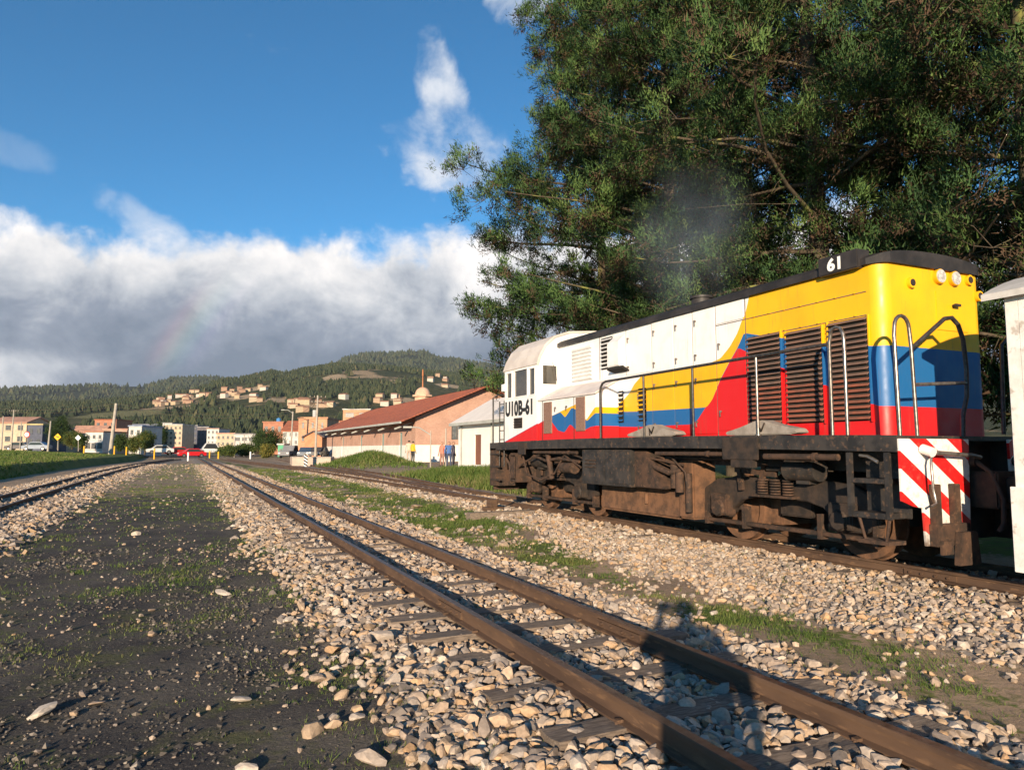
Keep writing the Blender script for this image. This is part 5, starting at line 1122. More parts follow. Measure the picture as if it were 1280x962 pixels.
town('house', 'grey roofed house behind the palms', 146, 188, 530, 556, 200, GREY, (.35, .36, .40), 'gable', 4, 2, group=GT)
town('apartment_building', 'cream apartment block with white balconies above the crossing', 205, 227, 531, 557, 210, CREAM, WHT, 'flat', 4, 4, group=GT)
town('apartment_building', 'narrow white apartment block left of the cream one', 202, 214, 529, 556, 222, WHT, GREY, 'flat', 2, 4, group=GT)
town('apartment_building', 'dark brown-blue apartment block at the end of the straight track', 227, 246, 532, 557, 230, NAVY, GREY, 'flat', 4, 4, group=GT)
town('apartment_building', 'dark block with tall windows beside the white corner building', 246, 260, 534, 557, 225, (.14, .12, .13), GREY, 'flat', 3, 4, group=GT)
town('apartment_building', 'white corner building over the crossing', 258, 273, 536, 557, 210, WHT, PINK, 'flat', 3, 3, group=GT)
town('house', 'cream wide house right of the white corner building', 270, 293, 542, 559, 190, CREAM, RPK, 'flat', 4, 2, group=GT)
town('house', 'white house with dark upper opening left of the dark green tree', 292, 318, 543, 564, 150, WHT, GREY, 'flat', 3, 2, group=GT, winfrac=.7)
town('house', 'raw brick house carrying a blue water tank', 328, 353, 528, 560, 150, BRK, BRK, 'flat', 3, 2, group=GT)
town('house', 'white house with red tile roof behind a grey pole', 353, 373, 526, 558, 145, WHT, TR, 'gable', 3, 2, rh=2., group=GT)
town('building', 'salmon orange building with square upper window beside the tall pole', 372, 408, 523, 572, 120, ORG, ORG, 'flat', 3, 3, group=GT, winfrac=.22)
town('building', 'low orange annex with brown roof in front of the salmon building', 380, 402, 540, 574, 112, (.58, .26, .14), (.12, .09, .09), 'side', 0, 0, rh=.8, group=GT)
town('building', 'orange flat roofed building rising behind the warehouse tiles', 428, 462, 512, 550, 175, ORG, WHT, 'flat', 2, 3, group=GT, winfrac=.6)
town('building', 'cream house with dark porch left of the warehouse roof', 402, 428, 527, 560, 150, CREAM, TR, 'flat', 2, 2, group=GT, winfrac=.75)
town('kiosk', 'small green and white kiosk beside the parked pickup', 347, 354, 556, 572, 118, (.12, .42, .25), WHT, 'flat', 1, 1, 3., group=GT)
wt = at(349, 528, 150); r = empty('water_tank', (wt.x, wt.y, wt.z), 'blue plastic water tank on top of the raw brick house', 'water tank'); b_ = MB(); b_.cyl((wt.x, wt.y + 1, wt.z), (wt.x, wt.y + 1, wt.z + .9), .5, .45, n=14); b_.build('tank', mat('tank_blue', (.05, .20, .45)), r); b_ = MB(); b_.cyl((wt.x, wt.y + 1, wt.z + .9), (wt.x, wt.y + 1, wt.z + 1.05), .2, n=10); b_.build('lid', mat('tank_lid', (.04, .15, .35)), r)
# church lantern
cp_ = at(528, 520, 156); ch = empty('church_cupola', (cp_.x, cp_.y, 0), 'cream church cupola with dome and spire above the warehouse roof', 'church tower'); CHP = wallmat('cupola_cream', (.66, .42, .29)); x, y = cp_.x, cp_.y
b_ = MB(); b_.cyl((x, y, 0), (x, y, 12.6), 1.75, n=8, smooth=False); b_.build('tower', CHP, ch); b_ = MB(); b_.cyl((x, y, 12.6), (x, y, 13.0), 2.25, n=8, smooth=False); b_.build('cornice', CHP, ch)
b_ = MB(); vs = []
for k in range(6):
    a = k / 5. * math.pi / 2 * .96; vs.append((1.7 * math.cos(a), 13.0 + 1.75 * math.sin(a)))
nn = 16; V = [(x + r_ * math.cos(2 * math.pi * i / nn), y + r_ * math.sin(2 * math.pi * i / nn), z) for r_, z in vs for i in range(nn)]; b_.add(V, [(k * nn + i, k * nn + (i + 1) % nn, (k + 1) * nn + (i + 1) % nn, (k + 1) * nn + i) for k in range(5) for i in range(nn)] + [tuple(range(5 * nn, 6 * nn))], True); b_.build('dome', CHP, ch)
b_ = MB(); b_.cyl((x, y, 14.7), (x, y, 18.6), .16, .1, n=6); b_.cyl((x, y, 17.2), (x, y, 18.6), .22, .12, n=6); b_.build('spire', wallmat('spire_rust', (.45, .18, .08)), ch)
q = at(529, 505, 154.0); b_ = MB(); b_.obox((q.x, q.y, 11.2), (1.1, .3, 1.5), -YAW); b_.build('arch_opening', VOID, ch)

# houses scattered on the hillside
HW = [wallmat('hill_wall_%d' % i, c) for i, c in enumerate([(.50, .40, .28), (.44, .31, .21), (.55, .50, .43), (.38, .24, .16), (.48, .37, .24)])]; HR = mat('hill_roof', (.40, .20, .12), (.28, .14, .09), 1., .9)
gh = random.Random(4); HOUSE_AT = []
HL = {'a': 'small pale house in the cluster high on the left hillside', 'b': 'small house by the bare slopes on the middle hillside', 'c': 'little house in the row halfway up behind the tall pole', 'd': 'small house on the hillside above the warehouse roof', 'e': 'tiny pale house low on the far left hillside'}
spots = [(gh.uniform(192, 242), 0, 'a') for _ in range(26)]; spots = [(x, 505 - (x - 192) * .12 + gh.uniform(-5, 5), k) for x, _, k in spots]
spots += [(gh.uniform(278, 330), gh.uniform(484, 503), 'b') for _ in range(14)] + [(gh.uniform(240, 262), gh.uniform(489, 496), 'b') for _ in range(5)] + [(gh.uniform(362, 415), gh.uniform(504, 515), 'c') for _ in range(14)] + [(gh.uniform(535, 625), gh.uniform(470, 486), 'd') for _ in range(12)] + [(gh.uniform(15, 60), gh.uniform(493, 499), 'e') for _ in range(9)] + [(gh.uniform(425, 500), gh.uniform(497, 508), 'd') for _ in range(8)]
for px, py, k in spots:
    p = on_hill(px, py, F_ARGS)
    if p is None: continue
    w, d, h = gh.uniform(7, 12), gh.uniform(6, 9), gh.uniform(3.5, 6.5); HOUSE_AT.append((p.x, p.y, w)); r = empty('hill_house', p, HL[k], 'house', 'houses on the hillside ' + k); r.rotation_euler = (0, 0, -YAW + gh.uniform(-.5, .5)); m_ = MB(); m_.box(-w / 2, w / 2, -d / 2, d / 2, -4, h); me = bpy.data.meshes.new('wall'); me.from_pydata(m_.v, [], m_.f); me.shade_flat(); me.materials.append(gh.choice(HW)); link_mesh('wall', me, r)
    m_ = MB(); m_.prism([(-d / 2 - .4, h), (0, h + 1.8), (d / 2 + .4, h)], 'x', -w / 2 - .3, w / 2 + .3); me = bpy.data.meshes.new('roof'); me.from_pydata(m_.v, [], m_.f); me.shade_flat(); me.materials.append(HR); link_mesh('roof', me, r)

HOUSE_AT = np.array(HOUSE_AT)
def clear_of_houses(X, Y, az, r):
    ok = np.ones(len(X), bool)
    for hx, hy, w in HOUSE_AT:
        ha, hr = math.atan2(hx, hy), math.hypot(hx, hy); ok &= ~((np.abs(az - ha) * hr < w * .8 + 4) & (r > hr - 130) & (r < hr + 14))
    for q, w, d_ in SCARS:
        ha, hr = math.atan2(q.x, q.y), math.hypot(q.x, q.y); ok &= ~((np.abs(az - ha) * hr < w * .85) & (np.abs(r - hr + 25) < d_ + 35))
    return ok
# tree cover on the hills: thousands of small crowns that read as one wooded mass
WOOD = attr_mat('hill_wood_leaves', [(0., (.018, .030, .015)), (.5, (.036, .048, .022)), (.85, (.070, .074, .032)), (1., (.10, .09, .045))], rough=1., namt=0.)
def wood(name, args, n, seed, lo, hi, label, smin, smax, thin):
    g = np.random.default_rng(seed); az = g.uniform(rad(-22), rad(52), n); r = args[1] + (args[2] + 60 - args[1]) * g.random(n) ** .75
    X = r * np.sin(az); Y = r * np.cos(az)
    dens = fbm(X, Y, .005, seed + 1, 4) + .25 * fbm(X, Y, .025, seed + 2, 2)
    k = (dens > thin) & clear_of_houses(X, Y, az, r); X, Y, az, r = X[k], Y[k], az[k], r[k]; Z = hill_z(az, r, *args) - .8
    n = len(X); h = g.uniform(smin, smax, n); w = h * g.uniform(.28, .5, n); a0 = g.uniform(0, 6.28, n)
    V = []; 
    for k in range(4):
        a = a0 + k * math.pi / 2; V.append(np.stack([X + w * np.cos(a), Y + w * np.sin(a), Z + h * g.uniform(.0, .2, n)], -1))
    V.append(np.stack([X + g.normal(0, .1, n) * w, Y + g.normal(0, .1, n) * w, Z + h], -1)); 
    V = np.stack(V, 1).reshape(-1, 3); b = np.arange(n)[:, None] * 5
    T = np.concatenate([np.concatenate([b + k, b + (k + 1) % 4, b + 4], 1) for k in range(4)])
    sh = np.tile(np.clip(g.normal(.45, .22, n), 0, 1), 4)
    o = np_mesh(name, V, T, WOOD, sh); tag(o, label, 'woodland', kind='stuff')
wood('hillside_woodland', F_ARGS, 46000, 5, 0, 0, 'mottled green woodland spread over the nearer hillside', 6, 13, .67)
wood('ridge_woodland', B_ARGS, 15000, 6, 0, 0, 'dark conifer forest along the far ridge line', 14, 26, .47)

# ================================================================== STREET THINGS
POLE = mat('pole_concrete', (.42, .38, .32), (.32, .29, .25), 2., .9, .004, 20.)
def pole(label, px, ytop, ybase, depth, r=.14, lean=0., arms=(), box=False, lamp=False):
    a = at(px, ybase, depth); a.z = min(a.z, float(hg(a.x, a.y))); t = at(px, ytop, depth); top_ = Vector((a.x + RGT.x * lean, a.y + RGT.y * lean, t.z)); o = empty('utility_pole', a, label, 'utility pole', 'utility poles'); b_ = MB(); b_.cyl(a, top_, r, r * .7, n=8); b_.build('shaft', POLE, o)
    for dz, L in arms:
        b_ = MB(); c = top_ - Vector((0, 0, dz)); b_.obox(c, (L, .1, .1), -YAW + .4); cr = b_.build('crossarm', DKWOOD, o); b_ = MB()
        for k in (-.45, -.2, .2, .45): p = c + Euler((0, 0, -YAW + .4)).to_matrix() @ Vector((L * k, 0, .05)); b_.cyl(p, p + Vector((0, 0, .2)), .05, n=6)
        b_.build('insulator', POLE, cr)
    if box: b_ = MB(); c = top_ - Vector((0, 0, 2.4)) - RGT * .35; b_.cyl(c - Vector((0, 0, .45)), c + Vector((0, 0, .45)), .28, n=10); b_.build('transformer', wallmat('transformer_grey', (.5, .5, .5)), o)
    if lamp: b_ = MB(); c = top_; b_.tube([c - Vector((0, 0, .3)), c - RGT * .8 + Vector((0, 0, .2)), c - RGT * 1.4 + Vector((0, 0, .25))], .04, 6); b_.obox(c - RGT * 1.6 + Vector((0, 0, .24)), (.6, .22, .12), -YAW); b_.build('lamp_arm', EAVE, o)
    return top_
pt1 = pole('tall concrete pole with crossarms beside the salmon building', 394, 494, 573, 95, .17, .15, ((.3, 2.2), (1.0, 1.6)), True)
pt2 = pole('grey pole with street lamp behind the dark parked pickup', 363, 514, 564, 115, .15, .25, (), False, True)
pt3 = pole('thick leaning concrete pole among the houses on the left', 138, 504, 561, 110, .30, .55)
pole('thin pole at the left edge of the picture', 2, 520, 556, 130, .13); pole('tall thin pole before the cream house', 14, 512, 558, 125, .13, .1, ((.3, 1.4),)); pole('thin pole right of the cream house wall', 25, 527, 558, 125, .1); pole('slim white pole between the round and yellow signs', 60, 526, 560, 115, .16, .2)
pole('slim pole before the white house near the dark tree', 293, 545, 565, 120, .1); pole('short pole in the middle of town', 305, 543, 562, 130, .1); pole('street lamp pole by the warehouse gable', 538, 538, 588, 50, .05, 0, (), False, True)
pole('white post at the corner of the white building', 557, 535, 585, 52, .07)
wires = empty('overhead_wire', (pt3.x, pt3.y, pt3.z), 'thin overhead wires strung between the town poles', 'wire')
for dz in (0., .5):
    for p, q in ((at(-60, 503, 110), pt3), (pt3, pt2), (pt2, pt1), (pt1, at(470, 505, 80))):
        pts = [p.lerp(q, t) - Vector((0, 0, dz + 1.1 * 4 * t * (1 - t))) for t in np.linspace(0, 1, 9)]; b_ = MB(); b_.tube(pts, .022, 4); b_.build('wire', DKWOOD, wires)
# road signs
def sign(label, px, py, ybase, depth, kind, face, rim=None, s=.42):
    a = at(px, ybase, depth); a.z = min(a.z, float(hg(a.x, a.y)) + .3); c = at(px, py, depth); o = empty('road_sign', a, label, 'road sign', 'road signs on the grassy bank'); b_ = MB(); b_.cyl(a, c + Vector((0, 0, .1)), .05, n=6); b_.build('post', POLE, o)
    n = 4 if kind == 'diamond' else 20; f = -FWD; R_ = f.to_track_quat('Z', 'Y')
    def disc(rr, d0, d1, nm, m): b_ = MB(); b_.cyl(c + f * d0, c + f * d1, rr, n=n, smooth=False); ob = b_.build(nm, m, o); return ob
    if rim: disc(s, .06, .09, 'rim', rim); disc(s * .74, .09, .11, 'face', face)
    else: disc(s, .06, .10, 'face', face)
    return o, c + f * .12
SW_ = mat('sign_face_white', (.80, .80, .78)); SY_ = mat('sign_face_yellow', (.80, .42, .02)); SR_ = mat('sign_face_red', (.6, .04, .03))
sign('round white road sign with red rim on the grassy bank', 34, 543, 562, 100, 'round', SW_, SR_, .42)
o, c = sign('yellow diamond warning sign on the grassy bank', 72.5, 546, 562, 100, 'diamond', SY_, None, .50)
b_ = MB(); b_.obox(c + Vector((0, 0, .02)), (.42, .02, .12), -YAW + .0, ry=.3); b_.build('symbol', LETTER, o)
sign('white diamond sign back on the grassy bank', 98, 547, 562, 105, 'diamond', SW_, None, .42)
# black and white striped marker post beside the siding
p = at(382, 581, 60); p.z = float(hg(p.x, p.y)); mk = empty('marker_post', p, 'black and white striped marker post beside the siding', 'marker post')
def post_stripes():
    m = bpy.data.materials.new('marker_stripes'); m.use_nodes = True; m.node_tree.nodes.clear(); N = NT(m.node_tree); out = N.n('ShaderNodeOutputMaterial'); b = N.n('ShaderNodeBsdfPrincipled'); N.nt.links.new(b.outputs[0], out.inputs[0])
    s = N.n('ShaderNodeSeparateXYZ'); N.put(s.inputs[0], N.n('ShaderNodeNewGeometry').outputs['Position']); q = N.math('FRACT', N.math('DIVIDE', N.math('ADD', s.outputs[2], N.math('MULTIPLY', s.outputs[0], .7)), .26)); N.put(b.inputs['Base Color'], N.mix(N.math('GREATER_THAN', q, .5), (.02, .02, .02), (.8, .79, .76))); return m
b_ = MB(); b_.box(p.x - .15, p.x + .15, p.y - .1, p.y + .1, p.z - .1, p.z + 1.02); b_.build('post', post_stripes(), mk, .02); b_ = MB(); b_.box(p.x - .17, p.x + .17, p.y - .12, p.y + .12, p.z + 1.02, p.z + 1.06); b_.build('cap', POLE, mk)
# low loading ramp wall
a, b = at(365, 579, 62), at(404, 581, 60); rw = empty('loading_ramp', (a.x, a.y, float(hg(a.x, a.y))), 'low pale concrete loading ramp before the parked cars', 'ramp'); b_ = MB(); b_.prism([(a.x, a.y), (b.x + .8, b.y + 1.), (b.x + 2.6, b.y + 9), (a.x + 1., a.y + 9)], 'z', -.4, .62); b_.build('slab', wallmat('ramp_concrete', (.50, .40, .33)), rw, .03); b_ = MB(); b_.prism([(a.x - .03, a.y - .03), (b.x + .8, b.y + .95), (b.x + .85, b.y + 1.1), (a.x, a.y + .15)], 'z', .62, .68); b_.build('kerb', POLE, rw)
# bollards near the crossing
for i, (px, yb_, dp, col) in enumerate([(105, 563, 108, SY_), (158, 564, 112, SY_), (143, 563, 115, SY_), (193, 566, 112, SY_), (262, 569, 118, SY_), (273, 570, 112, SY_), (235, 575, 95, SW_), (313, 570, 105, SW_)]):
    p = at(px, yb_, dp); p.z = float(hg(p.x, p.y)); q = at(px, yb_ - (5 if i != 6 else 10), dp); o = empty('bollard', p, ['yellow bollard under the white diamond sign', 'yellow bollard before the white house among trees', 'yellow bollard at the foot of the leaning pole', 'yellow bollard left of the red cars', 'yellow bollard just right of the straight track end', 'farther right of the two yellow bollards beyond the straight track', 'white and red post at the end of the dirt strip', 'white stone bollard near the round dark tree'][i], 'bollard', 'bollards along the road' if col is SY_ else None)
    b_ = MB(); b_.cyl(p - Vector((0, 0, .2)), (p.x, p.y, q.z), .11, n=8); b_.build('shaft', col, o); b_ = MB(); b_.cyl((p.x, p.y, q.z), (p.x, p.y, q.z + .08), .13, .09, n=8); b_.build('cap', SR_ if i == 6 else col, o)
# level crossing road
b_ = MB(); r0, r1 = at(-60, 563, 125), at(420, 566, 140); dirv = (r1 - r0).normalized(); nrm = Vector((-dirv.y, dirv.x, 0)); K = 60; vs = []
for k in range(K + 1):
    p = r0.lerp(r1, k / K)
    for s in (-3.2, 3.2): q = p + nrm * s; vs.append((q.x, q.y, float(hg(q.x, q.y)) + .06))
b_.add(vs, [(2 * k, 2 * k + 1, 2 * k + 3, 2 * k + 2) for k in range(K)]); tag(b_.build('road', mat('asphalt', (.05, .05, .05), (.07, .068, .065), 2., .9)), kind='structure')
# cars ------------------------------------------------------------------------------------
TYRE = mat('tyre', (.02, .02, .02)); CARG = mat('car_glass', (.03, .035, .04), None, rough=.1)
def car(name, label, px, ybase, depth, rz, col, L=4.2, H=1.45, pickup=False, cat='car'):
    p = at(px, ybase, depth); p.z = max(float(hg(p.x, p.y)) + .07, p.z - .4) if depth > 100 else float(hg(p.x, p.y)) + .05; r = empty(name, p, label, cat, 'cars near the level crossing'); r.rotation_euler = (0, 0, rz); pm = mat('car_paint_%s' % (col,), col, tuple(k * .85 for k in col), 1., .3)
    def loc(mb, nm, m, par=r, bev=0.):
        me = bpy.data.meshes.new(nm); me.from_pydata(mb.v, [], mb.f); me.shade_flat(); bm = bmesh.new(); bm.from_mesh(me); bmesh.ops.recalc_face_normals(bm, faces=bm.faces)
        if bev: bmesh.ops.bevel(bm, geom=bm.edges[:], offset=bev, segments=2, affect='EDGES')
        bm.to_mesh(me); bm.free(); me.materials.append(m); return link_mesh(nm, me, par)
    l = L / 2; m_ = MB()
    prof = [(-l, .3), (-l, .8), (-l * .62, .92), (-l * .3, H), (l * .42, H), (l * .75, .95), (l, .85), (l, .3)] if not pickup else [(-l, .35), (-l, .95), (-l * .5, 1.0), (-l * .3, H), (l * .12, H), (l * .2, 1.0), (l, 1.0), (l, .35)]
    m_.prism(prof, 'y', -.82, .82); loc(m_, 'body', pm, bev=.05)
    m_ = MB(); g_ = [(-l * .54, .95), (-l * .29, H - .1), (l * .40, H - .1), (l * .66, .95)] if not pickup else [(-l * .44, 1.02), (-l * .28, H - .1), (l * .10, H - .1), (l * .14, 1.02)]; m_.prism(g_, 'y', -.835, .835); loc(m_, 'window', CARG)
    for sx in (-1, 1):
        for sy in (-1, 1):
            m_ = MB(); m_.cyl((sx * l * .62, sy * .72, .32), (sx * l * .62, sy * .86, .32), .32, n=14); w_ = loc(m_, 'wheel', TYRE); m_ = MB(); m_.cyl((sx * l * .62, sy * .86, .32), (sx * l * .62, sy * .875, .32), .18, n=10); loc(m_, 'rim', STEEL, w_)
    for sy in (-.6, .6): m_ = MB(); m_.box(-l - .03, -l + .06, sy - .15, sy + .15, .62, .76); loc(m_, 'headlight', SW_)
car('car', 'bright red car at the level crossing', 240, 568.5, 118, .15, (.55, .015, .02)); car('car', 'second red car queued behind the bright red one', 222, 566, 124, .15, (.45, .02, .02)); car('van', 'white van behind the red cars', 262, 564, 140, .1, (.7, .7, .68), 4.6, 2., cat='van'); car('car', 'white car left of the red cars on the road', 200, 564, 122, .1, (.65, .65, .63)); car('car', 'grey-blue car behind the railings between two signs', 46, 560, 122, -.3, (.20, .25, .33)); car('car', 'dark car by the cream house wall', 24, 560, 126, -.3, (.05, .04, .05))
car('pickup', 'grey pickup parked beside the green kiosk', 364, 570, 100, 1.0, (.20, .20, .21), 4.8, 1.75, True, 'pickup'); car('car', 'dark blue car parked behind the loading ramp', 384, 569, 100, 1.15, (.05, .08, .13)); car('car', 'black car parked under the tall pole', 399, 569, 98, 1.1, (.06, .06, .065))

# small broadleaf trees and shrubs -----------------------------------------------------------
SHRUB = attr_mat('shrub_leaves', [(0., (.020, .040, .012)), (.4, (.045, .080, .020)), (.7, (.09, .12, .028)), (1., (.24, .19, .04))], rough=.8, trans=.2, namt=0.)
def bush(name, label, px, ytop, ybase, depth, wpx, hue, seed, trunk=.25, cat='tree'):
    g = np.random.default_rng(seed); a = at(px, ybase, depth); a.z = min(a.z, float(hg(a.x, a.y)) + .5); t = at(px, ytop, depth); H = t.z - a.z; Wd = wpx / 900. * depth / 2; r = empty(name, a, label, cat); b_ = MB(); b_.tube([a, a + Vector((.1, 0, H * .3)), a + Vector((0, .1, H * .7))], .2, 7, [.16, .12, .04])
    for k in range(5): an = k * 1.3; b_.tube([a + Vector((0, 0, H * (.2 + .08 * k))), a + Vector((math.cos(an) * Wd * .6, math.sin(an) * Wd * .6, H * (.45 + .09 * k)))], .06, 5, [.06, .02])
    b_.build('trunk', BARK, r, fix=False); n = int(160 * max(1, Wd)); u = g.normal(size=(n, 3)); u /= np.linalg.norm(u, axis=1)[:, None]; rr_ = g.uniform(.55, 1.05, n) * (1 + .25 * np.sin(3 * np.arctan2(u[:, 1], u[:, 0]) + seed))
    C = np.array([0, 0, H * (trunk + (1 - trunk) / 2)]) + u * rr_[:, None] * np.array([Wd, Wd, H * (1 - trunk) / 2]); bl = 26; N_ = n * bl; ci = np.repeat(np.arange(n), bl); s = .18 * max(1, Wd) ** .5; o = C[ci] + g.normal(0, s, (N_, 3)); d = g.normal(size=(N_, 3)); d /= np.linalg.norm(d, axis=1)[:, None]; e = np.cross(d, g.normal(size=(N_, 3))); e /= np.linalg.norm(e, axis=1)[:, None]
    V = np.stack([o - e * .06, o + e * .06, o + d * .22], 1).reshape(-1, 3); sh = np.clip(hue + g.normal(0, .12, n)[ci] + g.normal(0, .08, N_), 0, 1); np_mesh('crown', V, np.arange(3 * N_).reshape(-1, 3), SHRUB, sh, r)
bush('broadleaf_tree', 'round dark green tree left of the green kiosk', 333, 538, 572, 125, 36, .25, 1); bush('shrub', 'yellow-green shrub under the round dark tree', 333, 556, 573, 112, 15, .85, 2, .05, 'shrub'); bush('shrub', 'low green shrub beside the short town pole', 306, 556, 569, 125, 24, .5, 3, .05, 'shrub'); bush('broadleaf_tree', 'dark tree between the pink-roofed houses on the left', 72, 522, 560, 140, 24, .2, 4); bush('broadleaf_tree', 'dark leafy tree left of the apartment blocks', 196, 530, 562, 150, 24, .15, 5); bush('broadleaf_tree', 'olive tree in front of the grey roofed house', 181, 540, 564, 125, 22, .6, 6); bush('shrub', 'green shrub beneath the white diamond sign', 100, 542, 561, 125, 14, .55, 7, .1, 'shrub'); bush('shrub', 'green bush at the foot of the leaning pole', 150, 544, 562, 125, 16, .4, 8, .1, 'shrub'); bush('broadleaf_tree', 'tree with yellow top behind the white shop', 90, 541, 560, 135, 20, .7, 9); bush('shrub', 'small bush before the tan house', 167, 546, 563, 120, 12, .65, 10, .05, 'shrub'); bush('shrub', 'green weedy bush right of the short town pole', 285, 558, 569, 120, 22, .55, 11, .03, 'shrub')

# ================================================================== PEOPLE
SKIN = mat('skin', (.42, .24, .16)); HAIR = mat('hair', (.025, .018, .014))
def person(label, loc, rz, joints, bones, shirt, trousers, split, cuts, group=None):
    """one continuous skinned body; faces take skin, hair or cloth colour by where they lie"""
    me = bpy.data.meshes.new('person'); nm = list(joints); me.from_pydata([joints[k][0] for k in nm], [(nm.index(a), nm.index(b)) for a, b in bones], []); o = bpy.data.objects.new('person', me); COL.objects.link(o)
    md = o.modifiers.new('skin', 'SKIN'); md.use_smooth_shade = True
    for i, k in enumerate(nm): v = me.skin_vertices[0].data[i]; r_ = joints[k][1]; v.radius = (r_, r_) if not isinstance(r_, tuple) else r_; v.use_root = (k == 'pelvis')
    o.modifiers.new('sub', 'SUBSURF').levels = 2; dg = bpy.context.evaluated_depsgraph_get(); m2 = bpy.data.meshes.new_from_object(o.evaluated_get(dg)); bpy.data.objects.remove(o); m2.name = 'person'; m2.materials.clear()
    for m in (SKIN, HAIR, mat('shirt_%s' % (shirt,), shirt), mat('trousers_%s' % (trousers,), trousers), mat('shoes', (.03, .028, .026))): m2.materials.append(m)
    hd = Vector(joints['head'][0])
    for p in m2.polygons:
        c = p.center; q = 2
        if c.z < .10: q = 4
        elif c.z < split: q = 3
        elif c.z > joints['neck'][0][2] - .01 and (c - hd).length < .30: q = 1 if (c.z > hd.z + .045 or (c.y < hd.y - .02 and c.z > hd.z - .06)) else 0
        elif cuts(c): q = 0
        p.material_index = q
    o = link_mesh('person', m2, None, loc); o.rotation_euler = (0, 0, rz); tag(o, label, 'person', group); return o
def stand(arm_l, arm_r, h=1.):
    j = {'pelvis': ((0, 0, .95), .145), 'spine': ((0, .0, 1.12), .135), 'chest': ((0, -.01, 1.32), .165), 'neck': ((0, 0, 1.50), .058), 'chin': ((0, .03, 1.565), .075), 'head': ((0, .015, 1.64), .098), 'crown': ((0, 0, 1.72), .07), 'nose': ((0, .115, 1.625), .018)}
    b = [('pelvis', 'spine'), ('spine', 'chest'), ('chest', 'neck'), ('neck', 'chin'), ('chin', 'head'), ('head', 'crown'), ('head', 'nose')]
    for s, n, arm in ((-1, 'l', arm_l), (1, 'r', arm_r)):
        j[n + 'hip'] = ((s * .10, 0, .88), .105); j[n + 'knee'] = ((s * .12, .02, .50), .066); j[n + 'ank'] = ((s * .13, -.02, .09), .044); j[n + 'toe'] = ((s * .15, .15, .045), .04); j[n + 'ear'] = ((s * .1, 0, 1.63), .018)
        b += [('pelvis', n + 'hip'), (n + 'hip', n + 'knee'), (n + 'knee', n + 'ank'), (n + 'ank', n + 'toe'), ('head', n + 'ear')]
        j[n + 'sho'] = ((s * .19, -.01, 1.42), .068); j[n + 'elb'] = (arm[0], .045); j[n + 'wri'] = (arm[1], .03); j[n + 'palm'] = (arm[2], .036); b += [('chest', n + 'sho'), (n + 'sho', n + 'elb'), (n + 'elb', n + 'wri'), (n + 'wri', n + 'palm')]
        w, p = Vector(arm[1]), Vector(arm[2]); d = (p - w).normalized(); sd = d.cross(Vector((0, 1, .2))).normalized()
        for k in range(4):
            q = p + d * .05 + sd * ((k - 1.5) * .02); q2 = q + d * (.045 + .01 * (1.5 - abs(k - 1.5))) + Vector((0, .02, 0)); j['%sf%d' % (n, k)] = (tuple(q), .0095); j['%sg%d' % (n, k)] = (tuple(q2), .008); b += [(n + 'palm', '%sf%d' % (n, k)), ('%sf%d' % (n, k), '%sg%d' % (n, k))]
        q = p + sd * .05 + d * .01 + Vector((0, .02, 0)); j[n + 'th'] = (tuple(q), .011); b += [(n + 'palm', n + 'th')]
    return j, b
hang = lambda s: ((s * .27, -.02, 1.13), (s * .29, .05, .88), (s * .29, .07, .80))
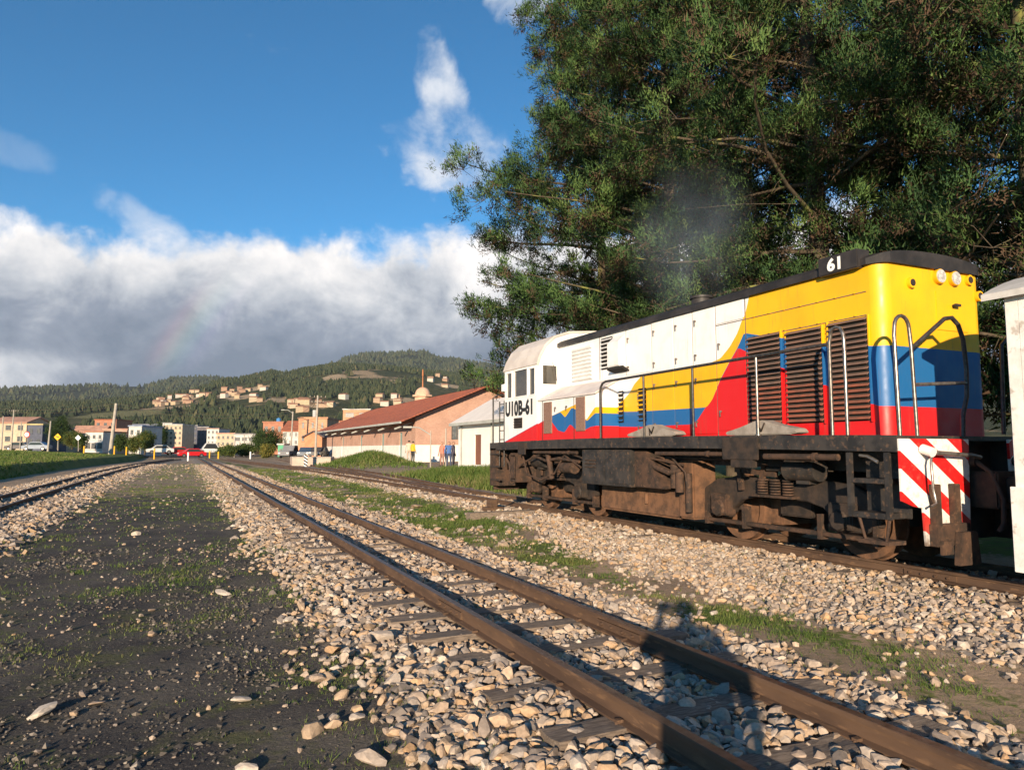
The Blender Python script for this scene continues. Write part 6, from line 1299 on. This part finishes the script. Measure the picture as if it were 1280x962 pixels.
# the photographer: stands right behind the camera, phone raised; only the shadow falls in the picture
px_, py_ = (-FWD * .42 + RGT * .10).to_2d()
gz = float(hg(px_, py_)); K_ = 1.0
jp, bp_ = stand(((-.31, .20, 1.28), (-.15, .37, 1.46), (-.13, .40, 1.53)), ((.31, .10, 1.14), (.30, .22, .93), (.29, .26, .86)))
for k_, r_ in (('pelvis', .20), ('spine', .205), ('chest', .215), ('lsho', .085), ('rsho', .085), ('lhip', .135), ('rhip', .135), ('lknee', .10), ('rknee', .10), ('lelb', .06), ('relb', .06), ('neck', .07), ('head', .115)): jp[k_] = (jp[k_][0], r_)
ph = person('person in dark jacket raising a phone, seen only as a shadow on the track', (px_, py_, gz), -YAW, jp, bp_, (.05, .05, .06), (.06, .07, .10), .93, lambda c: (c - Vector((-.13, .42, 1.55))).length < .12 or (c - Vector((.29, .28, .84))).length < .13)
fw_ = FWD; c = Vector((0, 0, CAM_H)) - FWD * .05 - RGT * .01
phn = empty('phone', c, 'dark smartphone held up by the photographer', 'phone'); b_ = MB(); b_.obox(c, (.155, .009, .075), -YAW); b_.build('body', mat('phone_black', (.02, .02, .02), None, rough=.3), phn, .002)
# people by the white building
GP = 'people standing beside the white building'
pe = [(552.5, 585, 51, (.55, .20, .14), (.30, .16, .12), 'person in orange-red top waiting left of the pair in blue'), (561, 585, 49, (.06, .14, .36), (.04, .06, .12), 'person in blue shirt standing beside the white building'), (566.5, 585, 48.5, (.08, .07, .10), (.05, .05, .07), 'person in dark clothes half hidden by the white building corner'), (516, 584, 58, (.70, .42, .03), (.03, .03, .035), 'person in yellow jacket near the grassy mound'), (511, 584, 58.5, (.60, .45, .35), (.45, .35, .28), 'person in pale clothes next to the yellow jacket')]
for i, (px, yb_, dp, s_, t_, lab) in enumerate(pe):
    p = at(px, yb_, dp); j, b = stand(hang(-1), hang(1)); person(lab, (p.x, p.y, float(hg(p.x, p.y))), -YAW + 2.5 + i, j, b, s_, t_, .93, lambda c: c.z < .88 and abs(c.x) > .22, GP)

# ================================================================== HAZE over the valley
b_ = MB(); b_.box(-5300, 5300, -900, 5300, -6, 640); hz = b_.build('haze', None or mat('haze_air', (1, 1, 1))); tag(hz, 'thin pale haze over the valley and hills', 'haze', kind='stuff')
m = bpy.data.materials.new('valley_haze'); m.use_nodes = True; m.node_tree.nodes.clear(); N = NT(m.node_tree); out = N.n('ShaderNodeOutputMaterial'); v = N.n('ShaderNodeVolumePrincipled'); N.nt.links.new(v.outputs[0], out.inputs['Volume'])
v.inputs['Color'].default_value = (.80, .88, 1., 1); v.inputs['Density'].default_value = .000042; v.inputs['Anisotropy'].default_value = 0.
hz.data.materials.clear(); hz.data.materials.append(m)
